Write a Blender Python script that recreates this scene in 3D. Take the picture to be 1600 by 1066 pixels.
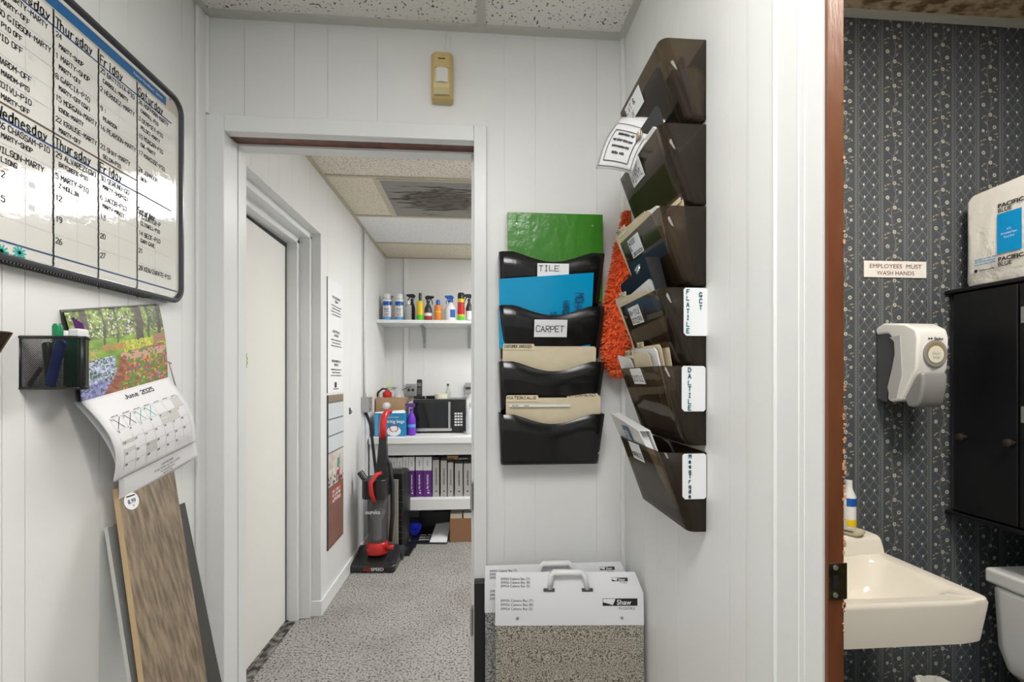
import bpy, bmesh, math, random
from mathutils import Vector, Matrix
random.seed(7)
for o in list(bpy.data.objects): bpy.data.objects.remove(o)
C = bpy.context.scene.collection
SC = bpy.context.scene
# ------------------------------------------------------------------ camera
F_PX, YAW, EYE = 700.0, math.atan(52/700), 1.31
cd = bpy.data.cameras.new('camera'); cam = bpy.data.objects.new('camera', cd); C.objects.link(cam)
cam.location = (0, 0, EYE); cam.rotation_euler = (math.pi/2, 0, -YAW)
cd.sensor_width = 36; cd.lens = 36*F_PX/1600; cd.shift_y = 58/1600; cd.clip_start = .02
SC.camera = cam
# ------------------------------------------------------------------ world and lights
w = bpy.data.worlds.new('world'); SC.world = w; w.use_nodes = True
w.node_tree.nodes['Background'].inputs[0].default_value = (.95, .98, 1, 1)
w.node_tree.nodes['Background'].inputs[1].default_value = .62
SC.view_settings.view_transform = 'Standard'; SC.view_settings.look = 'None'
SC.view_settings.exposure = 0; SC.view_settings.gamma = 1; SC.view_settings.use_curve_mapping = False
MAIN_W, HALL_W, BATH_W = 8.6, 16.5, 80.0     # emission strengths of the three ceiling lights
cs, sn = math.cos(YAW), math.sin(YAW)
def at(px, py, X=None, Y=None, Z=None):
    "the point of the place on plane X=, Y= or Z= that lies along a sight line measured in the photograph"
    u, v = (px-800)/F_PX, (591-py)/F_PX
    d = Vector((cs*u+sn, cs-sn*u, v))
    t = X/d.x if X is not None else (Y/d.y if Y is not None else (Z-EYE)/d.z)
    return Vector((0, 0, EYE)) + d*t
def ax(px, Y): return at(px, 591, Y=Y).x
def ay(px, X): return at(px, 591, X=X).y
def az(px, py, X=None, Y=None): return at(px, py, X=X, Y=Y).z
# ------------------------------------------------------------------ materials
MATS = {}
def mat(name, col, rough=.5, metal=0, bump=None, spots=None, spec=.5, coat=0, alpha=None, stretch=None, emit=None):
    if name in MATS: return MATS[name]
    m = bpy.data.materials.new(name); MATS[name] = m; m.use_nodes = True
    n, l = m.node_tree.nodes, m.node_tree.links; p = n['Principled BSDF']
    p.inputs['Base Color'].default_value = (*col, 1); p.inputs['Roughness'].default_value = rough
    p.inputs['Metallic'].default_value = metal; p.inputs['Specular IOR Level'].default_value = spec
    p.inputs['Coat Weight'].default_value = coat
    tc = n.new('ShaderNodeTexCoord'); mp = n.new('ShaderNodeMapping'); l.new(tc.outputs['Object'], mp.inputs[0])
    if stretch: mp.inputs['Scale'].default_value = stretch
    if spots:            # (scale, colour2, lo, hi, detail)
        t = n.new('ShaderNodeTexNoise'); t.inputs['Scale'].default_value = spots[0]; t.inputs['Detail'].default_value = spots[4] if len(spots) > 4 else 3
        l.new(mp.outputs[0], t.inputs['Vector'])
        r = n.new('ShaderNodeValToRGB'); r.color_ramp.elements[0].position = spots[2]; r.color_ramp.elements[1].position = spots[3]
        r.color_ramp.elements[0].color = (*spots[1], 1); r.color_ramp.elements[1].color = (*col, 1)
        l.new(t.outputs['Fac'], r.inputs[0]); l.new(r.outputs[0], p.inputs['Base Color'])
    if bump:             # (scale, strength, distance)
        t = n.new('ShaderNodeTexNoise'); t.inputs['Scale'].default_value = bump[0]; t.inputs['Detail'].default_value = 4
        l.new(mp.outputs[0], t.inputs['Vector'])
        b = n.new('ShaderNodeBump'); b.inputs['Strength'].default_value = bump[1]; b.inputs['Distance'].default_value = bump[2]
        l.new(t.outputs['Fac'], b.inputs['Height']); l.new(b.outputs[0], p.inputs['Normal'])
    if emit:
        p.inputs['Emission Color'].default_value = (*emit[0], 1); p.inputs['Emission Strength'].default_value = emit[1]
    if alpha is not None:  # tinted see-through plastic
        tr = n.new('ShaderNodeBsdfTransparent'); tr.inputs[0].default_value = (*alpha[1], 1)
        mx = n.new('ShaderNodeMixShader'); mx.inputs[0].default_value = alpha[0]
        l.new(tr.outputs[0], mx.inputs[1]); l.new(p.outputs[0], mx.inputs[2]); l.new(mx.outputs[0], n['Material Output'].inputs[0])
    return m
def mat_col(name, rough=.4):
    if name in MATS: return MATS[name]
    m = bpy.data.materials.new(name); MATS[name] = m; m.use_nodes = True
    a = m.node_tree.nodes.new('ShaderNodeVertexColor'); a.layer_name = 'print'
    p = m.node_tree.nodes['Principled BSDF']; m.node_tree.links.new(a.outputs[0], p.inputs['Base Color']); p.inputs['Roughness'].default_value = rough
    return m
WALL = mat('white painted panelling', (.80, .805, .795), .42, bump=(60, .12, .002), spots=(1.6, (.77, .775, .76), .35, .6))
TRIM = mat('white gloss paint', (.80, .81, .80), .3, bump=(35, .15, .002))
TRIMW = mat('door frame paint', (.77, .78, .775), .35, bump=(35, .1, .002))
DOORM = mat('off white door paint', (.80, .79, .745), .45, bump=(20, .08, .002))
BROWN = mat('bare brown stained wood', (.20, .06, .028), .4, bump=(60, .3, .003), spots=(6, (.07, .02, .010), .3, .7), stretch=(4, 4, .5))
JAMBM = mat('worn brown stained jamb', (.17, .060, .023), .36, bump=(50, .35, .003), spots=(8, (.12, .035, .013), .3, .65, 6), stretch=(3, 3, .6))
CHIP = mat('bare wood chips', (.62, .36, .2), .6)
GRIDM = mat('ceiling grid paint', (.56, .56, .51), .45)
BLACK = mat('black gloss plastic', (.006, .006, .006), .19, bump=(9, .05, .01))
BLK = mat('black plastic', (.012, .012, .013), .35)
DARK = mat('dark grey plastic', (.04, .04, .043), .4)
GREY = mat('mid grey plastic', (.2, .2, .2), .4)
SILVER = mat('silver metal', (.6, .6, .58), .28, 1)
DULL = mat('dull galvanised metal', (.42, .43, .43), .45, .8)
BRASS = mat('tarnished brass', (.11, .085, .035), .42, .9, spots=(60, (.05, .042, .02), .35, .6))
INK = mat('black marker ink', (.008, .009, .012), .6)
INKG = mat('green marker ink', (.0, .16, .17), .6)
TEAL = mat('turquoise marker ink', (.0, .42, .38), .6)
INKB = mat('blue marker line', (.02, .06, .19), .6)
INKBR = mat('brown marker line', (.12, .075, .055), .6)
PRINTG = mat('pale grey print', (.46, .46, .45), .4)
PAPER = mat('white paper', (.82, .82, .83), .6)
LABELM = mat('white sticker', (.84, .85, .87), .35)
MANILA = mat('manila card', (.76, .66, .47), .6, spots=(40, (.72, .62, .43), .3, .7))
WHITE = mat('white plastic', (.80, .80, .79), .3)
IVORY = mat('yellowed ivory plastic', (.60, .45, .19), .35)
RED = mat('red plastic', (.55, .022, .02), .25)
SMOKE = mat('smoked brown plastic', (.05, .038, .027), .09, alpha=(.42, (.52, .44, .33)), bump=(10, .08, .01))
# ------------------------------------------------------------------ mesh builder
class B:
    def __init__(s): s.bm = bmesh.new()
    def face(s, pts, m=0):
        try: f = s.bm.faces.new([s.bm.verts.new(p) for p in pts]); f.material_index = m; return f
        except ValueError: return None
    def box(s, a, b, m=0, M=None):
        x0, y0, z0 = a; x1, y1, z1 = b
        P = [Vector(p) for p in ((x0,y0,z0),(x1,y0,z0),(x1,y1,z0),(x0,y1,z0),(x0,y0,z1),(x1,y0,z1),(x1,y1,z1),(x0,y1,z1))]
        if M: P = [M @ p for p in P]
        v = [s.bm.verts.new(p) for p in P]
        for q in ((3,2,1,0),(4,5,6,7),(0,1,5,4),(1,2,6,5),(2,3,7,6),(3,0,4,7)):
            s.bm.faces.new([v[i] for i in q]).material_index = m
        return s
    def hexa(s, P, m=0):   # 4 bottom, 4 top corners
        v = [s.bm.verts.new(p) for p in P]
        for q in ((3,2,1,0),(4,5,6,7),(0,1,5,4),(1,2,6,5),(2,3,7,6),(3,0,4,7)):
            s.bm.faces.new([v[i] for i in q]).material_index = m
        return s
    def loft(s, rings, m=0, cap=True, closed=True):
        R = [[s.bm.verts.new(p) for p in r] for r in rings]; n = len(R[0])
        for a, b in zip(R, R[1:]):
            for i in range(n if closed else n-1):
                j = (i+1) % n
                s.bm.faces.new((a[i], a[j], b[j], b[i])).material_index = m
        if cap:
            for r in (R[0][::-1], R[-1]):
                try: s.bm.faces.new(r).material_index = m
                except ValueError: pass
        return s
    def lathe(s, prof, o=(0,0,0), seg=20, m=0, ms=None, sx=1, sy=1):
        R = [[s.bm.verts.new((o[0]+r*sx*math.cos(2*math.pi*k/seg), o[1]+r*sy*math.sin(2*math.pi*k/seg), o[2]+z)) for k in range(seg)] for r, z in prof]
        for q, (a, b) in enumerate(zip(R, R[1:])):
            for i in range(seg):
                j = (i+1) % seg
                s.bm.faces.new((a[i], a[j], b[j], b[i])).material_index = ms[q] if ms else m
        s.bm.faces.new(R[0][::-1]).material_index = ms[0] if ms else m
        s.bm.faces.new(R[-1]).material_index = ms[-1] if ms else m
        return s
    def tube(s, pts, r, seg=8, m=0):
        pts = [Vector(p) for p in pts]; rings = []
        rs = r if isinstance(r, (list, tuple)) else [r]*len(pts)
        up = None
        for i, p in enumerate(pts):
            d = (pts[min(i+1, len(pts)-1)] - pts[max(i-1, 0)]).normalized()
            if up is None: up = d.orthogonal().normalized()
            up = (up - d*up.dot(d)).normalized(); sd = d.cross(up)
            rings.append([p + (up*math.cos(2*math.pi*k/seg) + sd*math.sin(2*math.pi*k/seg))*rs[i] for k in range(seg)])
        return s.loft(rings, m)
    def prism(s, poly, d, m=0):
        d = Vector(d); return s.loft([[Vector(p) for p in poly], [Vector(p)+d for p in poly]], m)
    def obj(s, name, mats, parent=None, loc=None, bevel=0, smooth=False, solid=0, seg=2, world=True, auto=False):
        bmesh.ops.recalc_face_normals(s.bm, faces=s.bm.faces)
        me = bpy.data.meshes.new(name); s.bm.to_mesh(me); s.bm.free()
        for m in (mats if isinstance(mats, (list, tuple)) else [mats]): me.materials.append(m)
        o = bpy.data.objects.new(name, me); C.objects.link(o)
        if parent is not None:
            if world: me.transform(WM[parent.name].inverted())
            o.parent = parent; WM[o.name] = WM[parent.name].copy()
        else:
            WM[o.name] = Matrix.Translation(loc) if loc else Matrix()
            if loc: o.location = loc; me.transform(WM[o.name].inverted()) if world else None
        if smooth:
            for p in me.polygons: p.use_smooth = True
            if auto:
                e = o.modifiers.new('edge', 'EDGE_SPLIT'); e.split_angle = math.radians(40)
        if solid: k = o.modifiers.new('thickness', 'SOLIDIFY'); k.thickness = solid; k.offset = 0
        if bevel:
            k = o.modifiers.new('bevel', 'BEVEL'); k.width = bevel; k.segments = seg; k.limit_method = 'ANGLE'; k.angle_limit = .6
            for p in me.polygons: p.use_smooth = True
            k.harden_normals = True
        return o
WM = {}
def thing(name, label, cat, loc=(0,0,0), rz=0, group=None):
    o = bpy.data.objects.new(name, None); C.objects.link(o); o.empty_display_size = .05
    o.location = loc; o.rotation_euler = (0, 0, rz)
    WM[o.name] = Matrix.Translation(loc) @ Matrix.Rotation(rz, 4, 'Z')
    return tag(o, label, cat, group)
def tag(o, label, cat, group=None):
    o['label'] = label; o['category'] = cat
    if group: o['group'] = group
    return o
def struct(o): o['kind'] = 'structure'; return o
def lab(o, t): o['label'] = t; return o
# ------------------------------------------------------------------ writing
class Fr:   # a writing surface: origin, right, up
    def __init__(s, o, x, y):
        s.o, s.x, s.y = Vector(o), Vector(x).normalized(), Vector(y).normalized(); s.n = s.x.cross(s.y)
    def p(s, a, b, c=0): return s.o + s.x*a + s.y*b + s.n*c
    def quad(s, bb, a0, b0, a1, b1, c=.0004, m=0): bb.face([s.p(a0,b0,c), s.p(a1,b0,c), s.p(a1,b1,c), s.p(a0,b1,c)], m)
    def slab(s, bb, a0, b0, a1, b1, c0=.0002, c1=.0008, m=0):
        bb.hexa([s.p(a0,b0,c0), s.p(a1,b0,c0), s.p(a1,b1,c0), s.p(a0,b1,c0), s.p(a0,b0,c1), s.p(a1,b0,c1), s.p(a1,b1,c1), s.p(a0,b1,c1)], m)
    def line(s, bb, a0, b0, a1, b1, w=.001, c=.0005, m=0):
        d = Vector((a1-a0, b1-b0)); L = d.length or 1; d /= L; q = Vector((-d.y, d.x))*w/2; e = d*w*.35
        bb.face([s.p(a0-e.x+q.x, b0-e.y+q.y, c), s.p(a0-e.x-q.x, b0-e.y-q.y, c), s.p(a1+e.x-q.x, b1+e.y-q.y, c), s.p(a1+e.x+q.x, b1+e.y+q.y, c)], m)
    def disc(s, bb, a, b, r, c=.0005, m=0, n=14, ry=None):
        bb.face([s.p(a+r*math.cos(6.2832*k/n), b+(ry or r)*math.sin(6.2832*k/n), c) for k in range(n)], m)
FONT = dict(A="00 26 40|12 32", B="00 06 36 45 43 33 03|33 42 41 30 00", C="45 36 16 05 01 10 30 41", D="00 06 26 44 42 20 00", E="46 06 00 40|03 33", F="46 06 00|03 33",
 G="45 36 16 05 01 10 30 41 42 22", H="06 00|46 40|03 43", I="26 20|16 36|10 30", J="36 31 20 10 01", K="06 00|46 03 40", L="06 00 40", M="00 06 23 46 40", N="00 06 40 46",
 O="16 05 01 10 30 41 45 36 16", P="00 06 36 45 44 33 03", Q="16 05 01 10 30 41 45 36 16|22 40", R="00 06 36 45 44 33 03|13 40", S="45 36 16 05 04 13 33 42 41 30 10 01",
 T="06 46|26 20", U="06 01 10 30 41 46", V="06 20 46", W="06 10 23 30 46", X="06 40|46 00", Y="06 23 46|23 20", Z="06 46 00 40",
 a="33 24 14 03 01 10 20 31 34|31 40", d="33 24 14 03 01 10 20 31 36 30", e="02 32 33 24 14 03 01 10 30", h="06 00|03 14 24 33 30", i="24 20|25 26", l="16 11 20",
 n="04 00|03 14 24 33 30", r="04 00|02 14 34", s="33 24 14 03 12 22 31 20 10 01", t="16 11 20 30|04 34", u="04 01 10 20 31 34|34 30", y="04 12 22|34 10 00", g="33 24 14 03 02 11 31|34 30 10",
 v="04 10 34", o="14 03 01 10 20 31 33 24 14", m="04 00|03 14 23 20|23 34 43 40", c="33 14 03 01 10 30", b="06 00|02 13 23 32 31 20 00", x="04 30|34 00", k="06 00|34 02 30")
FONT.update({'0':"16 05 01 10 30 41 45 36 16", '1':"15 26 20", '2':"05 16 36 45 44 00 40", '3':"06 46 23 33 42 41 30 10 01", '4':"30 36 02 42", '5':"46 06 04 34 43 41 30 10 01",
 '6':"36 15 02 01 10 30 41 42 33 13 02", '7':"06 46 10", '8':"13 04 05 16 36 45 44 33 13 02 01 10 30 41 42 33", '9':"42 33 13 04 05 16 36 45 42 30 10", '-':"03 43",
 '&':"40 05 16 26 35 02 01 10 20 42", '/':"00 46", '.':"10 11", '(':"36 15 11 30", ')':"16 35 31 10", '+':"21 25|03 43", ',':"10 11", ':':"11 12|14 15", '*':"03 43|05 41|01 45|26 20", '#':"11 15|31 35|02 42|04 44", "'":"25 26"})
def hand(bb, fr, a, b, text, h, w=None, m=0, slope=0, jit=.35, c=.0006, wf=.62):
    "marker handwriting: cap height h starting at a,b"
    w = w or h*.12; k = h/6; x = a
    for ch in text:
        g = FONT.get(ch)
        if g:
            jy = random.uniform(-jit, jit)*k; sh = random.uniform(0, .25)*k
            for st in g.split('|'):
                pts = [(x+float(q[0])*k*wf*1.25+float(q[1])*sh*.3+random.uniform(-jit, jit)*k*.4, b+jy+(x-a)*slope+float(q[1])*k+random.uniform(-jit, jit)*k*.4) for q in st.split()]
                for p, q in zip(pts, pts[1:]): fr.line(bb, *p, *q, w, c, m)
        x += k*(6.2 if ch != ' ' else 4)*wf*1.05
    return x
def typed(bb, fr, a, b, text, h, m=0, align='LEFT', c=.0006, sx=1, bold=0, depth=0):
    cu = bpy.data.curves.new('t', 'FONT'); cu.body = text; cu.size = h/.73; cu.align_x = align; cu.offset = bold*h; cu.resolution_u = 3
    o = bpy.data.objects.new('t', cu); C.objects.link(o); bpy.context.view_layer.update()
    me = bpy.data.meshes.new_from_object(o)
    vs = [bb.bm.verts.new(fr.p(a+v.co.x*sx, b+v.co.y, c)) for v in me.vertices]
    for p in me.polygons:
        try: bb.bm.faces.new([vs[i] for i in p.vertices]).material_index = m
        except ValueError: pass
    bpy.data.objects.remove(o); bpy.data.curves.remove(cu); bpy.data.meshes.remove(me)
def scribble(bb, fr, a0, a1, b, h, m=0, c=.0006, w=None):
    "small print that cannot be read in the photograph: broken strokes the height of its letters"
    x = a0
    while x < a1:
        L = random.uniform(2, 6)*h*.6; e = min(x+L, a1)
        y = x
        while y < e: fr.quad(bb, y, b+random.uniform(0, .25)*h, y+h*.38, b+h*random.uniform(.7, 1), c, m); y += h*.55
        x = e+h*.6
# ================================================================== SETTING
CE = 2.44                       # ceiling height
XL, XH, XR, YB = -.848, -.872, .483, 1.46
TH = .003
def planks_y(bb, lo, hi, grooves, X, nx, z0, z1):      # wall facing +-X, boards between grooves
    e = [lo] + sorted(g for g in grooves if lo < g < hi) + [hi]
    for a, b in zip(e, e[1:]): bb.box((min(X, X-nx*.003), a+(.0007 if a != lo else 0), z0), (max(X, X-nx*.003), b-(.0007 if b != hi else 0), z1))
def planks_x(bb, lo, hi, grooves, Y, z0, z1):          # wall facing -Y
    e = [lo] + sorted(g for g in grooves if lo < g < hi) + [hi]
    for a, b in zip(e, e[1:]): bb.box((a+(.0007 if a != lo else 0), Y, z0), (b-(.0007 if b != hi else 0), Y+.003, z1))
# wall_left of the alcove
b = B(); g = [ay(p, XL) for p in (3, 39, 155, 200, 284)] + [.6, .45, .2, -.1, -.5, -.9]
planks_y(b, -1.6, YB, g, XL, 1, 0, CE); b.box((XL-.1, -1.6, 0), (XL-.0025, YB+.12, CE))
struct(b.obj('wall_left', WALL))
# wall_back with doorway
DX0, DX1, DZ = -.79, -.012, 2.078
b = B(); g = [ax(p, YB) for p in (382, 460, 512, 590, 704, 788, 836, 932)]
planks_x(b, XL, DX0-.02, g, YB, 0, CE); planks_x(b, DX1+.02, XR, g, YB, 0, CE); planks_x(b, DX0-.02, DX1+.02, g, YB, DZ+.02, CE)
for a, c in ((( XL-.1, YB+.0025, 0), (DX0-.018, 1.572, CE)), ((DX1+.018, YB+.0025, 0), (2.1, 1.572, CE)), ((DX0-.018, YB+.0025, DZ+.018), (DX1+.018, 1.572, CE))): b.box(a, c)
struct(b.obj('wall_back', WALL))
# wall_right (thin partition) up to the bathroom doorway
YJ = .59
b = B(); g = [ay(p, XR) for p in (1007, 1026, 1060, 1140, 1166)]
planks_y(b, YJ+.012, YB, g, XR, -1, 0, CE); b.box((XR+.0025, YJ+.012, 0), (XR+.026, YB+.01, CE))
b.box((XR, -1.6, 0), (XR+.026, -.24, CE)); b.box((XR, -.24, 2.09+.4), (XR+.026, YJ+.012, 2.5))
struct(b.obj('wall_right', WALL))
# hall walls
b = B(); RY0, RY1, RZ = 1.58, 2.555, 2.118
g = [ay(p, XH) for p in (392, 419.5, 435.5, 456, 485, 512, 548)] + [3.65, 3.86]
planks_y(b, RY1, 4.27, g, XH, 1, 0, CE); planks_y(b, 1.572, RY1, g, XH, 1, RZ, CE)
b.box((XH-.35, RY1, 0), (XH-.0025, 4.27, CE)); b.box((XH-.35, 1.572, RZ), (XH-.0025, RY1, CE))
struct(b.obj('wall_hall_left', WALL))
b = B(); g = [ax(p, 4.27) for p in (612, 634, 662, 690, 716)] + [.1, .4, .8, 1.2, 1.6]
planks_x(b, XH, 2.1, g, 4.27, 0, CE); b.box((XH-.1, 4.2725, 0), (2.1, 4.38, CE)); struct(b.obj('wall_hall_back', WALL))
struct(B().box((2.1, 1.46, 0), (2.2, 4.38, CE)).obj('wall_hall_right', WALL))
# floors
CARPET = mat('grey brown loop carpet', (.50, .48, .45), .95, bump=(90, 1, .02), spots=(95, (.11, .10, .09), .36, .50, 5))
n, l = CARPET.node_tree.nodes, CARPET.node_tree.links
t2 = n.new('ShaderNodeTexNoise'); t2.inputs['Scale'].default_value = 3.2; t2.inputs['Detail'].default_value = 5
r2 = n.new('ShaderNodeValToRGB'); r2.color_ramp.elements[0].position = .28; r2.color_ramp.elements[0].color = (.82, .80, .78, 1); r2.color_ramp.elements[1].position = .55; r2.color_ramp.elements[1].color = (1, 1, 1, 1)
mx = n.new('ShaderNodeMixRGB'); mx.blend_type = 'MULTIPLY'; mx.inputs[0].default_value = 1
pb = n['Principled BSDF']; src = pb.inputs['Base Color'].links[0].from_socket
tc = [x for x in n if x.type == 'TEX_COORD'][0]; l.new(tc.outputs['Object'], t2.inputs['Vector']); l.new(t2.outputs['Fac'], r2.inputs[0])
l.new(src, mx.inputs[1]); l.new(r2.outputs[0], mx.inputs[2]); l.new(mx.outputs[0], pb.inputs['Base Color'])
b = B().box((XL-.35, -1.6, -.05), (XR+.013, 1.46, 0)); b.box((XL-.35, 1.46, -.05), (2.1, 4.38, 0)); struct(b.obj('floor', CARPET))
struct(B().box((XR+.013, -1.1, -.05), (1.9, 1.46, 0)).obj('floor_bathroom', mat('dark vinyl floor', (.06, .055, .05), .4)))
# ceilings
def tile_mat(name, c, dark, lo=.27, hi=.36, sc=55, stretch=None, warp=0):
    return mat(name, c, .9, spots=(sc, dark, lo, hi, 2.5), bump=(70, .4, .004), stretch=stretch)
T_A = tile_mat('fissured white ceiling tile', (.80, .79, .74), (.10, .09, .08), .335, .395, 105)
T_B = tile_mat('warm fissured ceiling tile', (.80, .75, .66), (.36, .29, .21), .37, .45, 95, (1, 1.8, 1))
T_C = tile_mat('tan fissured ceiling tile', (.76, .69, .56), (.38, .31, .21), .34, .42, 75, (1, 1.6, 1))
T_D = tile_mat('plain white ceiling tile', (.84, .84, .84), (.6, .6, .6), .32, .42, 75)
T_E = tile_mat('stained bathroom ceiling tile', (.50, .40, .26), (.17, .10, .05), .38, .56, 26, (1, 2, 1))
b = B(); b.box((XL, -1.6, CE), (XR+.02, YB, CE+.03))
struct(b.obj('ceiling', T_A))
b = B(); ys = [1.57, 2.56, 3.175, 3.80, 4.27]
b.box((XH, ys[0], CE), (2.1, ys[1], CE+.03), 0); b.box((XH, ys[1], CE), (2.1, ys[2], CE+.03), 1)
b.box((XH, ys[2], CE), (2.1, ys[3], CE+.03), 2); b.box((XH, ys[3], CE), (2.1, ys[4], CE+.03), 1)
struct(b.obj('ceiling_hall', [T_B, T_C, T_D]))
BX1, BYB = 1.76, 1.31
struct(B().box((XR+.02, -1.1, CE), (BX1+.1, BYB+.05, CE+.03)).obj('ceiling_bathroom', T_E))
# ceiling grid
b = B(); G = .024
b.box((XL, YB-.027, CE-.008), (XR, YB, CE+.001)); b.box((XL, -1.6, CE-.008), (XL+.022, YB-.027, CE+.001)); b.box((XR-.022, -1.6, CE-.008), (XR, YB-.027, CE+.001))
b.box((-.006, -1.6, CE-.007), (.017, YB-.027, CE+.001)); b.box((XL+.022, .84, CE-.006), (XR-.022, .863, CE+.001))
struct(b.obj('trim_1', GRIDM))
GRIDH = mat('yellowed grid paint', (.52, .47, .36), .45)
b = B(); b.box((XH, 1.57, CE-.008), (XH+.02, 4.27, CE+.001)); b.box((XH+.02, 4.25, CE-.008), (2.1, 4.27, CE+.001))
for y in ys[1:4]: b.box((XH+.02, y-.011, CE-.006), (2.1 if y > 3.4 or y < 2.6 else .06, y+.011, CE+.001))
b.box((-.60, 2.571, CE-.006), (-.578, 3.164, CE+.001)); b.box((.03, 2.571, CE-.006), (.052, 3.164, CE+.001))
struct(b.obj('trim_2', GRIDH))
# bathroom walls
WP = mat('slate wallpaper', (.072, .082, .096), .55, spots=(3, (.062, .070, .080), .3, .7), bump=(300, .1, .001))
WPL = mat('wallpaper grey line', (.28, .29, .275), .5); WPW = mat('wallpaper cream flower', (.72, .71, .63), .5)
WPB = mat('wallpaper tan leaf', (.30, .255, .18), .5); WPD = mat('wallpaper flower eye', (.12, .12, .11), .5)
PER, VR = .163, .1525
def wallpaper(b, fr, lo, hi, k0, k1):
    "diamond trellis between floral columns, repeating across a wall face"
    def lin(a0, b0, a1, b1, w=.0012, m=1): fr.line(b, a0, b0, a1, b1, w, .0003, m)
    for k in range(k0, k1):
        cx = k*PER
        okx = lambda a: lo < a < hi
        for dx in (-.0475, -.040, -.0355, .0355, .040, .0475):      # stripes beside the lattice
            if okx(cx+dx): lin(cx+dx, 0, cx+dx, CE-.01, .0011)
        z = 0
        while z < CE-.03:
            for dx in (-.0438, -.0378, .0378, .0438):
                if okx(cx+dx): lin(cx+dx-.0014, z, cx+dx+.0014, z+.006, .0007)
            z += .009
        # lattice between this column and the next
        l0, l1 = cx+.049, cx+PER-.049; W = l1-l0; hgt = VR/2; z = -(k % 2)*hgt*.25
        if okx(l0) and okx(l1):
            while z < CE-.035:
                for q in range(2):
                    zz = z+q*hgt/2
                    x0, xm, x1 = l0, (l0+l1)/2, l1
                    if q == 0:
                        lin(x0, z, x1, z+hgt); lin(x1, z, x0, z+hgt)
                        lin(x0, z+hgt/2, xm, z+hgt); lin(xm, z+hgt, x1, z+hgt/2); lin(x0, z+hgt/2, xm, z); lin(xm, z, x1, z+hgt/2)
                for sx in (-1, 1):
                    for zc, fl in ((z+hgt/4+.009, 1), (z+3*hgt/4+.009, -1)):
                        a = (l0+l1)/2+sx*W/4
                        lin(a+.002*fl, zc-.012, a-.001*fl, zc-.004, .0008, 1); fr.disc(b, a-.0015*fl, zc-.002, .0026, .0004, 2, 7, .004)
                z += hgt
        # floral vine
        z = .02 + (.4*VR if k % 2 else 0)
        while z < CE-.06:
            if not (okx(cx-.033) and okx(cx+.033)): break
            n_ = 12
            for i in range(n_):
                f = lambda t: cx+.007*math.sin(2*math.pi*t)
                lin(f(i/n_), z+VR*i/n_, f((i+1)/n_), z+VR*(i+1)/n_, .0013, 3)
                lin(f(i/n_)+.004*math.sin(i), z+VR*i/n_, f((i+1)/n_)+.004*math.sin(i+1), z+VR*(i+1)/n_, .0008, 1)
            for sx, t, L, hy in ((-1, .05, .021, .016), (1, .20, .024, .010), (-1, .52, .024, .016), (1, .62, .020, .020), (1, .86, .02, .004), (-1, .80, .021, .002)):
                a, zz = cx, z+t*VR; ex, ez = cx+sx*L, zz+hy
                lin(a, zz-.004, a+sx*L*.6, zz+hy*.2, .0009, 1); lin(a+sx*L*.6, zz+hy*.2, ex, ez, .0009, 1)
            for dx, t, r in ((-.020, .16, .0064), (.022, .28, .0050), (.018, .70, .0066), (-.021, .62, .0050), (.003, .46, .0062), (.004, .96, .0062)):
                for q in range(6):
                    fr.disc(b, cx+dx+r*.55*math.cos(q*1.047), z+t*VR+r*.55*math.sin(q*1.047), r*.5, .0005, 2, 7)
                fr.disc(b, cx+dx, z+t*VR, r*.32, .0007, 4, 7)
            for dx, t, an in ((-.017, .43, .2), (.017, .43, -.3), (-.017, .92, .4), (.018, .93, -.2), (.012, .10, 1), (-.012, .78, -1), (.024, .56, .1), (-.025, .33, .2)):
                a, zz = cx+dx, z+t*VR; ca, sa = math.cos(an), math.sin(an)
                b.face([fr.p(a+ca*u-sa*v, zz+sa*u+ca*v, .0006) for u, v in ((-.009, 0), (-.002, .0035), (.009, .001), (-.001, -.003))], 3 if abs(dx) > .013 else 1)
            for dx, t in ((-.028, .40), (.028, .50), (.025, .90), (-.024, .88), (.01, .33), (-.009, .60)):
                fr.disc(b, cx+dx, z+t*VR, .0019, .0005, 2, 6)
            z += VR

b = B(); b.box((XR+.026, BYB, 0), (BX1, BYB+.05, CE))
x0_ = ax(1396, BYB)          # a floral column passes here
wallpaper(b, Fr((x0_, BYB, 0), (1, 0, 0), (0, 0, 1)), XR+.028-x0_, BX1-.002-x0_, -4, 3)
struct(b.obj('wall_bathroom_back', [WP, WPL, WPW, WPB, WPD]))
b = B(); b.box((BX1, -1.1, 0), (BX1+.1, BYB+.05, CE))
wallpaper(b, Fr((BX1, BYB-(PER-(BX1-x0_) % PER), 0), (0, -1, 0), (0, 0, 1)), -(PER-(BX1-x0_) % PER)+.002, 2.30, -2, 14)
struct(b.obj('wall_bathroom_right', [WP, WPL, WPW, WPB, WPD]))
struct(B().box((XR+.02, -1.2, 0), (BX1+.1, -1.1, CE)).obj('wall_bathroom_front', WP))
struct(B().box((XR+.0265, BYB-.024, CE-.010), (BX1, BYB-.0005, CE-.0005)).obj('trim_3', GRIDM))
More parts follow.
